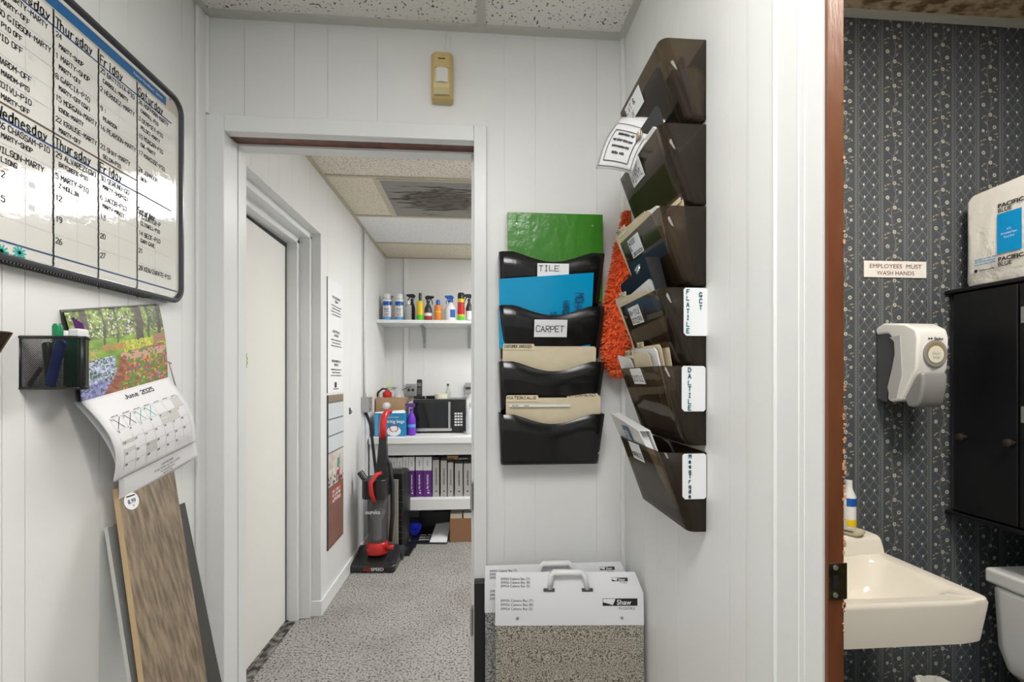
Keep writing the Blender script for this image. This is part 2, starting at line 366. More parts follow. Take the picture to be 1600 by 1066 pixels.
# doorway lining and casing (alcove to hall)
b = B()
b.box((XL+.0005, YB-.012, 0), (DX0+.004, YB-.0003, 2.126)); b.box((DX1-.004, YB-.012, 0), (.026, YB-.0003, 2.126)); b.box((DX0+.004, YB-.012, DZ-.003), (DX1-.004, YB-.0003, 2.126))
struct(b.obj('trim_4', TRIMW, bevel=.003))
b = B()
b.box((DX0-.0175, YB-.011, 0), (DX0, 1.585, DZ)); b.box((DX1, YB-.011, 0), (DX1+.0175, 1.585, DZ))
b.box((DX0-.0175, YB-.011, DZ), (DX1+.0175, 1.488, DZ+.0175)); b.box((DX0, 1.535, DZ-.004), (DX1, 1.585, DZ+.0175))
b.box((DX1-.013, 1.535, 0), (DX1, 1.585, DZ-.004)); b.box((DX0, 1.535, 0), (DX0+.003, 1.585, DZ-.004))
struct(b.obj('trim_5', TRIMW, bevel=.0015))
struct(B().box((DX0+.001, 1.488, DZ+.003), (DX1-.001, 1.535, DZ+.017)).obj('trim_6', BROWN))
b = B()
for k in range(2):
    z = .91-k*.42; b.box((DX1-.016, 1.518, z-.045), (DX1-.001, 1.535, z+.045)); b.tube([(DX1-.012, 1.512, z-.045), (DX1-.012, 1.512, z+.045)], .005)
struct(b.obj('trim_7', DULL))
# corner quarter rounds
b = B(); b.tube([(XL+.004, YB-.004, 2.13), (XL+.004, YB-.004, CE-.008)], .011, 12)
b.box((XL+.0003, YB-.052, 0), (XL+.010, YB-.0125, CE-.008))
struct(b.obj('trim_8', TRIM, bevel=.003))
b = B(); b.tube([(XR-.004, YB-.004, 0), (XR-.004, YB-.004, CE-.008)], .010, 12); struct(b.obj('trim_9', TRIM))
# bathroom door casing: stepped boards on the alcove side and the bare brown jamb
b = B(); YC = [ay(p, XR) for p in (1175, 1217, 1262)]
b.box((XR-.006, YC[1], 0), (XR-.0003, YC[0], CE-.008)); b.box((XR-.0065, YC[2], 0), (XR-.0003, YC[1]-.0005, CE-.008)); b.box((XR-.0055, YJ+.001, 0), (XR-.0003, YC[2]-.0005, CE-.008)); b.tube([(XR-.0062, YC[1], 0), (XR-.0062, YC[1], CE-.008)], .0042, 10); b.tube([(XR-.0058, ay(1254, XR), 0), (XR-.0058, ay(1254, XR), CE-.008)], .0022, 8); b.tube([(XR-.005, YC[2], 0), (XR-.005, YC[2], CE-.008)], .002, 8)
struct(b.obj('trim_10', TRIM, bevel=.0012, seg=2))
YF = YJ-.004; JX0, JX1 = XR-.0015, .506
b = B(); b.box((JX0, YF, 0), (JX1, YJ+.012, CE-.01)); jamb = struct(b.obj('door_2', JAMBM, bevel=.0015))
b = B(); zc = az(1300, 908, Y=YF)
b.box((JX0+.0005, YF-.0016, zc-.025), (JX1+.003, YF-.0003, zc+.025)); b.hexa([(JX1+.003, YF-.0016, zc-.025), (JX1+.006, YF+.004, zc-.023), (JX1+.005, YF+.005, zc-.023), (JX1+.002, YF, zc-.025),
   (JX1+.003, YF-.0016, zc+.025), (JX1+.006, YF+.004, zc+.023), (JX1+.005, YF+.005, zc+.023), (JX1+.002, YF, zc+.025)])
sp = b.obj('strike_plate', BRASS, jamb, bevel=.0006); lab(sp, 'tarnished brass strike plate')
fr = Fr((JX0+.010, YF-.0016, zc), (1, 0, 0), (0, 0, 1)); b = B(); fr.slab(b, -.003, -.011, .004, .008, .0001, .0004)
b.obj('latch_hole', INK, sp)
for dz in (.019, -.019):
    q = B(); q.tube([(JX0+.010, YF-.0017, zc+dz), (JX0+.010, YF-.0029, zc+dz)], .0034, 12); q.obj('screw', DULL, sp)
b = B()
for k in range(60):
    z = random.uniform(.4, 2.3)if k < 15 else random.uniform(.95, 1.3); a = random.uniform(-.002, .001); h = random.uniform(.001, .006)
    b.box((JX1+a-.001, YF-.0012, z), (JX1+a+.0015, YF+.002, z+h))
b.obj('chipped_edge', CHIP, jamb)
# door recess in the hall: nested frames and closed door
b = B()
b.box((XH-.05, RY1-.012, 0), (XH+.004, RY1+.002, RZ)); b.box((XH-.05, RY0, RZ-.012), (XH+.004, RY1+.002, RZ+.002))
b.box((XH-.105, RY1-.040, 0), (XH-.045, RY1-.002, RZ-.03)); b.box((XH-.105, RY0, RZ-.045), (XH-.045, RY1-.002, RZ-.002))
b.box((XH-.16, RY1-.07, 0), (XH-.100, RY1-.030, RZ-.06)); b.box((XH-.16, RY0, RZ-.08), (XH-.100, RY1-.030, RZ-.03))
struct(b.obj('trim_11', TRIMW, bevel=.003))
XD = XH-.158
b = B(); b.box((XD-.04, RY0+.02, .012), (XD, RY1-.075, RZ-.088)); dr = struct(b.obj('door_1', DOORM, bevel=.002))
b = B()
fr = Fr((XD, RY1-.0735, 0), (0, -1, 0), (0, 0, 1))
b.box((XD-.02, RY1-.079, .012), (XD+.002, RY1-.0715, RZ-.088)); b.hexa([(XD-.02, 2.0, RZ-.090), (XD+.004, 2.0, RZ-.090), (XD+.004, RY1-.073, RZ-.108), (XD-.02, RY1-.073, RZ-.108), (XD-.02, 2.0, RZ-.082), (XD+.004, 2.0, RZ-.082), (XD+.004, RY1-.073, RZ-.086), (XD-.02, RY1-.073, RZ-.086)])
b.obj('weather_strip', mat('black rubber', (.012, .014, .016), .6), dr)
b = B(); b.box((XD-.04, RY0+.02, .0), (XD+.012, RY1-.06, .011)); b.box((XD+.012, RY0+.02, .0), (XD+.05, RY1-.07, .007)); struct(b.obj('trim_12', mat('scuffed aluminium threshold', (.35, .34, .32), .4, .7, spots=(30, (.05, .05, .045), .4, .6)), bevel=.002))
b = B(); STK = mat('yellow green sticker', (.55, .68, .02), .4); STG = mat('green ink', (.02, .25, .06), .4)
fr = Fr((XD, ay(377, XD), az(377, 563, X=XD)), (0, 1, 0), (0, 0, 1))
def star(bb, R, r, c, m): bb.face([fr.p((R if k % 2 else r)*math.cos(k*math.pi/16), (R if k % 2 else r)*math.sin(k*math.pi/16), c) for k in range(32)], m)
star(b, .056, .050, .0004, 1); star(b, .050, .045, .0008, 0)
typed(b, fr, 0, -.008, 'NEW', .018, 1, 'CENTER', .001)
lab(b.obj('sticker', [STK, STG], dr), 'yellow green starburst sticker')
# baseboards
b = B(); b.box((XH+.0003, RY1-.014, 0), (XH+.012, 4.27, .085)); b.box((XH-.048, RY1-.024, 0), (XH+.012, RY1-.0125, .085)); struct(b.obj('baseboard_left', TRIM, bevel=.003))
# batten and conduit on the hall wall
YP = ay(565, XH)
b = B(); b.box((XH+.0003, YP-.002, .085), (XH+.009, YP+.035, CE-.01)); struct(b.obj('trim_13', TRIM, bevel=.002))
b = B(); xb = ax(635, 4.262); b.box((xb-.022, 4.25, .845), (xb+.022, 4.2697, CE-.01)); struct(b.obj('trim_14', TRIM, bevel=.003))
# ------------------------------------------------------------------ ceiling lights (the lamps of the place)
def ceiling_light(x0, y0, x1, y1, strength, col, label):
    t = thing('ceiling_light', label, 'ceiling light', ((x0+x1)/2, (y0+y1)/2, CE-.012))
    b = B()
    for a, c in (((x0, y0), (x1, y0+.02)), ((x0, y1-.02), (x1, y1)), ((x0, y0+.02), (x0+.02, y1-.02)), ((x1-.02, y0+.02), (x1, y1-.02))):
        b.box((*a, CE-.012), (*c, CE-.0062))
    b.obj('frame', GRIDM, t)
    b = B(); b.box((x0+.02, y0+.02, CE-.0105), (x1-.02, y1-.02, CE-.007))
    b.obj('diffuser', mat('lit diffuser %.2f' % x0, (.9, .9, .9), .6, emit=(col, strength)), t)
ceiling_light(-.30, -.30, .30, .50, MAIN_W*2, (1, .985, .965), 'lit ceiling light panel above the alcove in front of the doorway')
ceiling_light(.08, 2.60, 1.5, 3.30, HALL_W, (1, .99, .975), 'long lit ceiling light in the hall beyond the doorway')
ceiling_light(.8, .15, 1.15, .55, BATH_W, (1, .92, .82), 'warm lit bathroom ceiling light above the sink')
# ------------------------------------------------------------------ WHITEBOARD
XB = XL+.021
by0, by1 = -.0, ay(284, XB); by0 = by1-.915
bz0, bz1 = az(283, 474, X=XB), az(268, 146, X=XB)
wb = thing('whiteboard', 'large dry erase calendar board with dark rounded frame covered in handwritten jobs', 'whiteboard', (XL, (by0+by1)/2, bz0))
BOARD = mat('glossy whiteboard', (.77, .755, .70), .06, bump=(38, .22, .0022), spots=(3, (.72, .71, .67), .3, .7), coat=1)
b = B(); b.box((XL+.001, by0+.006, bz0+.006), (XB-.003, by1-.006, bz1-.006)); b.obj('writing_panel', BOARD, wb)
def rrect(y0, z0, y1, z1, r, n=8):
    P = []
    for cy, cz, a0 in ((y1-r, z1-r, 0), (y0+r, z1-r, 90), (y0+r, z0+r, 180), (y1-r, z0+r, 270)):
        for k in range(n+1):
            a = math.radians(a0+90*k/n); P.append((cy+r*math.cos(a), cz+r*math.sin(a)))
    return P
b = B(); outer = rrect(by0-.004, bz0-.004, by1+.004, bz1+.004, .042); inner = rrect(by0+.010, bz0+.012, by1-.009, bz1-.012, .030)
rings = [[(X, y, z) for y, z in P] for X, P in ((XL+.001, outer), (XB+.002, outer), (XB+.006, [(y*.7+q*.3, z*.7+s*.3) for (y, z), (q, s) in zip(outer, inner)]), (XB+.006, [(y*.3+q*.7, z*.3+s*.7) for (y, z), (q, s) in zip(outer, inner)]), (XB-.003, inner), (XL+.002, inner))]
b.loft(rings, cap=False); b.loft([rings[-1], rings[0]], cap=False)
b.obj('frame', mat('dark grey frame plastic', (.05, .053, .06), .22), wb, smooth=True, auto=True)
b = B(); y = by0+.06
while y < by1-.12: b.box((XL+.004, y, bz0-.0065), (XB+.004, y+.003, bz0-.003)); y += .0062
b.obj('ribbed_tray', BLK, wb)
fr = Fr((XB-.003, 0, 0), (0, 1, 0), (0, 0, 1))
Xw = XB-.003
def W(px, py): q = at(px, py, X=Xw); return q.y, q.z
gy = [ay(p, Xw) for p in (-140, -60, 2-10, 83, 153.5, 214, 268)]
cw = (gy[5]-gy[3])/2
cols = [gy[3]+cw*k for k in range(-3, 4)]; cols[4] = gy[4]; cols[5] = gy[5]; cols[6] = gy[6]
zh1, zt1 = W(83, 40)[1], W(83, 15)[1]; zb1 = W(83, 207)[1]; zh2 = W(83, 229)[1]; zb2 = W(83, 399)[1]
TAN = mat('beige print', (.52, .47, .40), .35); BLU = mat('blue print', (.01, .115, .30), .3)
b = B()   # printed bands and faint grid
ztop = W(83, 2)[1]
fr.quad(b, by0+.01, zt1-.002, by1-.010, bz1-.018, .0002, 1)
fr.quad(b, by0+.02, ztop-.0125, ay(259, Xw), ztop+.0105, .0005, 2)
for zz0, zz1 in ((zh1, zb1), (zh2, zb2)):
    rh = (zz0-zz1)/5
    for r in range(1, 6):
        for c in range(6): fr.line(b, cols[c]+.003, zz0-rh*r, cols[c+1]-.003, zz0-rh*r, .0009, .0004, 3)
    for c in range(6):
        m_ = (cols[c]+cols[c+1])/2; fr.line(b, m_, zz0, m_, zz1, .0008, .0004, 3)
    for r in range(5):
        for c in range(3): fr.quad(b, (cols[c]+cols[c+1])/2+.006, zz0-rh*r-.014, (cols[c]+cols[c+1])/2+.018, zz0-rh*r-.003, .0004, 4)
typed(b, fr, ay(208, Xw), ztop-.004, 'Premium PlanetBoard   Systems', .0075, 0, c=.0009, sx=.75)
b.obj('printed_calendar', [PAPER, TAN, BLU, PRINTG, mat('pale grey square', (.62, .62, .61), .4)], wb)
b = B()
for c in range(1, 6):
    y = cols[c]; z = zt1
    while z > zb2-.03*(1 if c < 4 else 1.4): fr.line(b, y+random.uniform(-.0007, .0007), z, y+random.uniform(-.0007, .0007), z-.008, .0034, .0007, 0); z -= .0085 if c > 3 and z < zh2 else .0075
fr.line(b, by0+.02, zb2+.001, by1-.016, zb2-.002, .0030, .0006, 1)
for c in range(0, 6):
    fr.line(b, cols[c], zh1, cols[c+1]-.002, zh1, .0030, .0006, 1); fr.line(b, cols[c], zh2, cols[c+1]-.002, zh2-.001, .0035, .0006, 1 if c < 5 else 0)
fr.line(b, by0+.02, zb1, cols[5], zb1, .0034, .0007, 2)
days = ['Sunday', 'Monday', 'Tuesday', 'Wednesday', 'Thursday', 'Friday', 'Saturday']
D2 = ['Monday', 'Tuesday', 'Wednesday', 'Thursday', 'Friday', 'Saturday']
D2c = {0: 'Monday', 1: 'Tuesday', 2: 'Wednesday', 3: 'Thursday', 4: 'Friday', 5: 'Saturday'}
for c in range(6):
    hand(b, fr, cols[c]+.004, zh1+.003, D2c[c], .0195, .0026, 0, wf=.52)
    if c < 5: hand(b, fr, cols[c]+.004, zh2+.002, D2c[c], .0185, .0026, 0, wf=.52)
hand(b, fr, cols[5]+.003, zb1-.077, 'Saturday', .015, .0022, 0, wf=.45)
rh = (zh1-zb1)/5
T1 = {2: ['23 MORTY-MARTY', '30 GIBSON-MARTY', 'PID OFF', 'MARDM-OFF', 'KOIVU-PIO'],
      3: ['24', '1 MARTY-SHOP', '8 GARCIA-PIO', '15 MORGAN-MARTY', '22 KRAUSE-MARTY'],
      4: ['25 BATTISTA-PIO', '2 HERNDEZ-MARTY', '9 :', '16 PEARSON-MARTY', '23 SHAY-MARTY'],
      5: ['26 HOFFMAN-MARTY', '3 DEMPSEY-PIO', '10 MORGAN-PIO', '17 MARCUSE-PIO', '24 JOHNSON']}
S1 = {2: ['MARTY-OFF', 'P10 OFF', '', 'MARDM-PTO', 'MARTY-OFF'], 3: ['MARTY-SHOP', 'MARTY-OFF', 'MARTY-OFF(GW)', 'KNOX-MARTY', 'MARTY-OFF'],
      4: ['CARROLL-MARTY', '', 'PEARSON', '', 'SELDN-PIO'], 5: ['CARROLL-PIO', 'PELSKI-MARTY', 'OWL-MARTY', '', 'BATH']}
for c in T1:
    for r in range(5):
        wi = cols[c+1]-cols[c]; t = T1[c][r]; h = .0100
        wf = min(.62, (wi-.008)/(max(len(t), 6)*h*6.4/6*1.0))
        hand(b, fr, cols[c]+.005, zh1-rh*r-.0155, t, h, .0016, 0, -.01, wf=wf)
        t = S1[c][r]
        if t: hand(b, fr, cols[c]+.012, zh1-rh*r-.0345, t, .0085, .0016, 0, -.02, wf=min(.6, (wi-.016)/(len(t)*.0085*1.07)))
rh2 = (zh2-zb2)/5
T2 = {2: ['26 CHASSAM-PIO', 'WILSON-MARTY', '12', '15', ''], 3: ['29 ALVAREZ(GW)', '5 MARTY-PTO', '12', '19', '26'], 4: ['30 SERENO-GO', '6 JACOB-PIO', '13', '20', '27'], 5: ['31 JAMES-PIO', '7 COUNTER-P', '14 BECK-PIO', '21', '28 KEN/ZARATE-PIO']}
S2 = {2: ['MARTY-SHOP', 'LIONS', '', '', ''], 3: ['BAYCREEK-PIO', 'Z-HOLLIN', '', '', ''], 4: ['MARTY-SHOP(G)', 'MARTY-MARTY', '', '', ''], 5: ['', 'CLISWELL-PIO', 'GARY GAVE', '', '']}
for c in T2:
    for r in range(5):
        wi = cols[c+1]-cols[c]; t = T2[c][r]; h = .0105
        if c == 5 and r == 0: continue
        if t: hand(b, fr, cols[c]+.005, zh2-rh2*r-.0165, t, h, .0017, 0, -.01, wf=min(.62, (wi-.008)/(max(len(t), 6)*h*1.07)))
        t = S2[c][r]
        if t: hand(b, fr, cols[c]+.012, zh2-rh2*r-.033, t, .0085, .0016, 0, -.02, wf=min(.6, (wi-.016)/(len(t)*.0085*1.07)))
for px, py in ((2, 392), (30, 395)):
    a, z = W(px, py)
    for k in range(5): fr.line(b, a-.011*math.cos(k*.63), z-.011*math.sin(k*.63), a+.011*math.cos(k*.63), z+.011*math.sin(k*.63), .0028, .0007, 3)
b.obj('handwriting', [INK, INKB, INKBR, TEAL], wb)
b = B(); a, z = W(265.5, 155)
b.tube([fr.p(a, z, .0003), fr.p(a, z, .003)], .0032, 10); b.obj('screw', DULL, wb)
b = B(); a, z = W(270, 466.5); fr.quad(b, a-.008, z-.003, a+.004, z+.003, .0003, 0); fr.quad(b, a-.0072, z-.0022, a+.0032, z+.0022, .0005, 1); typed(b, fr, a-.002, z-.0013, 'MLS', .0026, 0, 'CENTER', .0007)
b.obj('maker_plate', [INK, PAPER], wb)
# ------------------------------------------------------------------ pen basket on the left wall
q0 = at(27, 524, Y=.895); q1 = at(128, 529, Y=.895)
bx0, bx1 = q0.x, q1.x; zt, zb = 1.386, az(60, 607, Y=.895)
bk = thing('pen_basket', 'black wire mesh pen basket on the left wall below the whiteboard', 'pen basket', ((bx0+bx1)/2, .93, zb))
P = [(bx0+.004, .895), ((bx0+bx1)/2, .893), (bx1-.008, .895), (bx1, .903), (bx1-.02, .935), (bx1-.05, .965), (bx0+.03, .99), (bx0, .99), (bx0-.0, .90)]
MESH = mat('black wire mesh', (.012, .012, .013), .35, .3)
n, l = MESH.node_tree.nodes, MESH.node_tree.links
tc = [x for x in n if x.type == 'TEX_COORD'][0]; sx = n.new('ShaderNodeSeparateXYZ'); l.new(tc.outputs['Object'], sx.inputs[0])
def mnode(op, a, b_=None, val=None):
    m = n.new('ShaderNodeMath'); m.operation = op; l.new(a, m.inputs[0])
    if b_ is not None: l.new(b_, m.inputs[1])
    if val is not None: m.inputs[1].default_value = val
    return m.outputs[0]
xy = mnode('SUBTRACT', sx.outputs['X'], sx.outputs['Y']); zs = mnode('MULTIPLY', sx.outputs['Z'], None, 1.35)
o1 = mnode('FRACT', mnode('MULTIPLY', mnode('ADD', xy, zs), None, 215)); o2 = mnode('FRACT', mnode('MULTIPLY', mnode('SUBTRACT', xy, zs), None, 215))
hit = mnode('MAXIMUM', mnode('LESS_THAN', o1, None, .42), mnode('LESS_THAN', o2, None, .42))
tr = n.new('ShaderNodeBsdfTransparent'); mx = n.new('ShaderNodeMixShader'); l.new(hit, mx.inputs[0]); l.new(tr.outputs[0], mx.inputs[1]); l.new(n['Principled BSDF'].outputs[0], mx.inputs[2]); l.new(mx.outputs[0], n['Material Output'].inputs[0])
b = B(); b.loft([[(x, y, zb) for x, y in P], [(x, y, zt) for x, y in P]], cap=False); b.obj('mesh_wall', MESH, bk)
b = B(); b.loft([[(x, y, zb-.001) for x, y in P], [(x, y, zb+.0015) for x, y in P]]); b.obj('base', MESH, bk)
b = B()
for z, r in ((zt, .0032), (zb, .0025)): b.tube([(x, y, z) for x, y in P]+[(P[0][0], P[0][1], z)], r)
b.tube([(bx0+.003, .896, zb), (bx0+.003, .896, zt)], .0028); b.tube([(bx1-.003, .898, zb), (bx1-.003, .898, zt)], .0028)
b.obj('rim_wire', BLK, bk, smooth=True)
def pen(name, label, p0, p1, r, c1, c2, f=.62, group=None, cat='marker'):
    p0, p1 = Vector(p0), Vector(p1); t = thing(name, label, cat, p0, 0, group); m = p0.lerp(p1, f)
    B().tube([p0, p0.lerp(m, .03), m], [r*.8, r, r], 12).obj('barrel', c1, t, smooth=True, auto=True)
    B().tube([m, m.lerp(p1, .9), p1], [r*1.08, r*1.05, r*.7], 12).obj('cap', c2, t, smooth=True, auto=True); return t
GRN = mat('green pen plastic', (.0, .22, .08), .3); BLUP = mat('blue pen plastic', (.01, .06, .45), .3)
Z0 = zb+.004
pen('marker', 'green capped dry erase marker sticking out of the pen basket', (bx0+.046, .925, Z0), (bx0+.052, .915, zt+.028), .0075, WHITE, GRN, .55)
pen('marker', 'blue dry erase marker leaning inside the pen basket', (bx0+.050, .902, Z0), (bx0+.068, .905, zt-.004), .0078, BLUP, BLUP)
pen('marker', 'black marker upright at the left inside the pen basket', (bx0+.040, .915, Z0+.002), (bx0+.036, .912, zt-.008), .007, BLK, BLK)
pen('pen', 'slim black pen leaning at the left inside the pen basket', (bx0+.012, .903, Z0), (bx0+.032, .92, zt-.035), .0035, BLK, SILVER, cat='pen')
pen('marker', 'white barrelled marker behind the green one in the pen basket', (bx0+.030, .955, Z0), (bx0+.040, .95, zt+.018), .008, WHITE, WHITE)
t = thing('board_eraser', 'white topped dry erase eraser standing in the pen basket', 'eraser', (bx0+.070, .93, Z0))
B().box((bx0+.052, .925, Z0), (bx0+.084, .945, zt+.002)).obj('felt', mat('green felt', (.0, .085, .04), .9), t, bevel=.002)
B().box((bx0+.062, .923, zt+.002), (bx0+.084, .947, zt+.020)).obj('grip', WHITE, t, bevel=.004)
# ------------------------------------------------------------------ wall pocket at the left edge with a tub in it
yp = .80
t = thing('file_pocket', 'smoked wall pocket cut by the left edge of the photo', 'file pocket', (XL, yp-.1, 1.30))
def pocket(w, D, Db, h, dip=0, r=.014, inset=.002, n=14):
    "open pocket in local space: x along the wall 0..w, y out from the wall, z 0..h"
    def plan(W0, W1, D_): 
        P = [(W0, 0)]
        for k in range(5): a = math.pi/2*k/4; P.append((W0+r-r*math.cos(a), D_-r+r*math.sin(a)))
        for k in range(1, n): P.append((W0+r+(W1-W0-2*r)*k/n, D_))
        for k in range(5): a = math.pi/2*k/4; P.append((W1-r+r*math.sin(a), D_-r+r*math.cos(a)))
        return P+[(W1, 0)]
    tp, bt = plan(0, w, D), plan(inset, w-inset, Db)
    bb = B(); R = []
    for f in (0, .08, .3, .6, 1):
        row = []
        for (x1, y1), (x0, y0) in zip(tp, bt):
            u = min(max((x1-.04)/(w-.08), 0), 1); top = h-(dip*math.sin(math.pi*u)**1.3 if y1 > D*.6 else 0)
            ff = f; row.append((x0+(x1-x0)*ff, y0+(y1-y0)*ff, top*f))
        R.append(row)
    bb.loft(R, cap=False, closed=False)
    bb.face([Vector(p) for p in R[0]]); bb.face([(inset, 0, 0), (w-inset, 0, 0), (w, 0, h), (0, 0, h)])
    return bb
LM = Matrix.Translation((XL+.002, yp, 1.285)) @ Matrix.Rotation(-math.pi/2, 4, 'Z')
LM2 = Matrix.Translation((XL+.002, yp+.0, 1.29)) @ Matrix(((0, 1, 0, 0), (-1, 0, 0, 0), (0, 0, 1, 0), (0, 0, 0, 1)))
bb = pocket(.3, .085, .03, .095); bmesh.ops.transform(bb.bm, matrix=LM2, verts=bb.bm.verts); bb.obj('tray', SMOKE, t, solid=.0025)
t = thing('tub', 'cream lidded tub above the pocket at the left edge', 'tub', (XL+.04, .765, 1.35))
B().lathe([(.030, 0), (.032, .012)], (XL+.042, .757, 1.382), 20).obj('body', mat('cream plastic', (.66, .55, .36), .4), t, smooth=True, auto=True)
B().lathe([(.036, 0), (.036, .012), (.033, .018)], (XL+.042, .757, 1.394), 20).obj('lid', mat('pale cream plastic', (.76, .68, .5), .4), t, smooth=True, auto=True)
# ------------------------------------------------------------------ wall calendar (garden picture above, month sheet below)
def noise2(x, y, s=0):
    v = math.sin(x*12.9898+y*78.233+s*37.7)*43758.5453; return v-math.floor(v)
def sm(x, y, s=0):
    i, j = math.floor(x), math.floor(y); f, g = x-i, y-j; f = f*f*(3-2*f); g = g*g*(3-2*g)
    return (noise2(i, j, s)*(1-f)+noise2(i+1, j, s)*f)*(1-g)+(noise2(i, j+1, s)*(1-f)+noise2(i+1, j+1, s)*f)*g
def mixc(a, c, t): t = max(0, min(1, t)); return tuple(a[k]*(1-t)+c[k]*t for k in range(3))
def garden(u, v):
    n1, n2, n3 = sm(u*14, v*12), noise2(int(u*70), int(v*55)), sm(u*40, v*34, 3)
    c = mixc((.05, .16, .01), (.30, .48, .05), sm(u*9, v*22, 5)*1.1)               # lawn and leaves
    if v > .66:
        c = mixc((.03, .06, .02), (.34, .46, .08), n3*1.1-.1+.3*(n1-.5))
        if n2 > .88: c = (.62, .68, .35)
        if n2 > .82 and .35 < u < .62 and v < .9: c = (.75, .62, .62)
    if v > .58:
        for tx, tw in ((.09+.04*v, .035), (.69, .045), (.30, .010), (.80, .012), (.94, .02), (.44, .008)):
            if abs(u-tx-.02*math.sin(v*9)) < tw*(1.1-.2*v): c = (.045+.06*n3, .035+.05*n3, .025+.03*n3)
        if u > .82 and v > .7: c = mixc(c, (.03, .04, .02), .6)
    if .42 < v < .60 and u > .48 and n2 > .3: c = mixc((.55, .50, .03), (.72, .68, .12), n3)
    if .50 < v < .58 and .25 < u < .5 and n2 > .4: c = (.55, .22, .08)
    if v < .46+.1*(u-.5) and u > .42:
        k = noise2(int(u*44), int(v*36), 9)
        c = (.10+.1*n3, .20+.15*n3, .05)
        if k > .55: c = [(.55, .05, .06), (.62, .45, .05), (.55, .22, .30), (.35, .08, .22), (.65, .16, .10)][int(k*1000) % 5]
        if .36 < v < .46 and k > .3: c = (.66, .36, .28)
    if v > .52 and u > .84 and v < .62: c = mixc((.5, .12, .15), (.3, .3, .1), n2)
    if v < .44 and u < .36:
        c = mixc((.18, .22, .40), (.66, .70, .85), noise2(int(u*60), int(v*50), 4))
        if n2 < .22: c = (.06, .14, .05)
        if v < .15: c = mixc(c, (.14, .11, .45), .5)
    if .42 < v < .55 and u < .2: c = mixc((.5, .45, .1), (.2, .3, .1), n2)
    pc = .27+.33*v+.05*math.sin(v*6)                                                # brick path
    if v < .40 and abs(u-pc-.02) < .085-.12*v: c = mixc((.22, .07, .035), (.48, .20, .12), noise2(int((u+v)*34), int(v*26), 6))
    return c
def sheet(name, rows, nu, fn, parent, solid=.0008, rough=.3, extra=None):
    "curved printed sheet: rows of 3d points lofted, coloured by fn(u, v)"
    me_b = bmesh.new(); V = [[me_b.verts.new(p) for p in r] for r in rows]; cl = me_b.loops.layers.float_color.new('print'); nr = len(rows)
    for j in range(nr-1):
        for i in range(len(rows[0])-1):
            f = me_b.faces.new((V[j][i], V[j][i+1], V[j+1][i+1], V[j+1][i])); f.smooth = True
            c = fn((i+.5)/(len(rows[0])-1), (j+.5)/(nr-1))
            for lp in f.loops: lp[cl] = (*c, 1)
    me = bpy.data.meshes.new(name); me_b.to_mesh(me); me_b.free(); me.materials.append(mat_col('printed sheet', rough))
    o = bpy.data.objects.new(name, me); C.objects.link(o); me.transform(WM[parent.name].inverted()); o.parent = parent; WM[o.name] = WM[parent.name].copy()
    k = o.modifiers.new('thickness', 'SOLIDIFY'); k.thickness = solid; k.offset = -1
    return o
def bil(A, Bq, Cq, D, u, v, bow=0):      # A lower left, B lower right, C upper right, D upper left
    p = (A*(1-u)+Bq*u)*(1-v)+(D*(1-u)+Cq*u)*v; p.x += bow*math.sin(math.pi*v); return p
c_ul, c_ur = at(100, 487, X=XL+.006), at(248, 476, X=XL+.008)
c_lr, c_ll = at(262, 590, X=XL+.022), at(127, 628, X=XL+.034)
cal = thing('wall_calendar', 'wall calendar with tulip garden picture hanging open on the left wall', 'calendar', c_ll)
sheet('garden_picture', [[bil(c_ll, c_lr, c_ur, c_ul, i/80, j/64, .006) for i in range(81)] for j in range(65)], 80, garden, cal, .0006, .45)
s_ll, s_lr = at(178, 753, X=XL+.055), at(305, 690, X=XL+.05)
k_ll, k_lr = at(190, 786, X=XL+.042), at(312, 714, X=XL+.040)
def page(A, Bq, Cq, D, u, v, off=0):
    p = bil(A, Bq, Cq, D, u, v); k = (1-v); p.x += .030*math.sin(math.pi*min(1, k*1.0))*(1-.3*u)+off; return p
rows = [[page(s_ll, s_lr, c_lr, c_ll, i/16, j/24) for i in range(17)] for j in range(25)]
b = B()
for j in range(24):
    for i in range(16): b.face([rows[j][i], rows[j][i+1], rows[j+1][i+1], rows[j+1][i]])
bmesh.ops.remove_doubles(b.bm, verts=b.bm.verts, dist=1e-6)
b.obj('month_page', PAPER, cal, smooth=True, solid=.004)
o_ll, o_lr, o_ul, o_ur = k_ll, k_lr, c_ll+Vector((-.008, 0, 0)), c_lr+Vector((-.006, 0, 0))
b = B(); R2 = [[page(o_ll, o_lr, o_ur, o_ul, i/16, j/24, -.006) for i in range(17)] for j in range(25)]
for j in range(24):
    for i in range(16): b.face([R2[j][i], R2[j][i+1], R2[j+1][i+1], R2[j+1][i]])
bmesh.ops.remove_doubles(b.bm, verts=b.bm.verts, dist=1e-6)
back = b.obj('backing_sheet', PAPER, cal, smooth=True, solid=.001)
class Bend(Fr):      # writing that follows the curved page; a, b in 0..1
    def __init__(s, fn): s.fn = fn
    def p(s, a, b, c=0):
        q = s.fn(a, b); e = .01; n = (s.fn(a+e, b)-q).cross(s.fn(a, b+e)-q).normalized(); n = n if n.x > 0 else -n
        return q+n*c
pg = Bend(lambda u, v: page(s_ll, s_lr, c_lr, c_ll, u, v))
b = B(); GR = [(.07+.124*i) for i in range(8)]; GV = [.05+.14*j for j in range(6)]
for v in GV:
    for i in range(7): pg.line(b, GR[i], v, GR[i+1], v, .003, .0026, 1)
for u in GR:
    for j in range(5): pg.line(b, u, GV[j], u, GV[j+1], .003, .0026, 1)
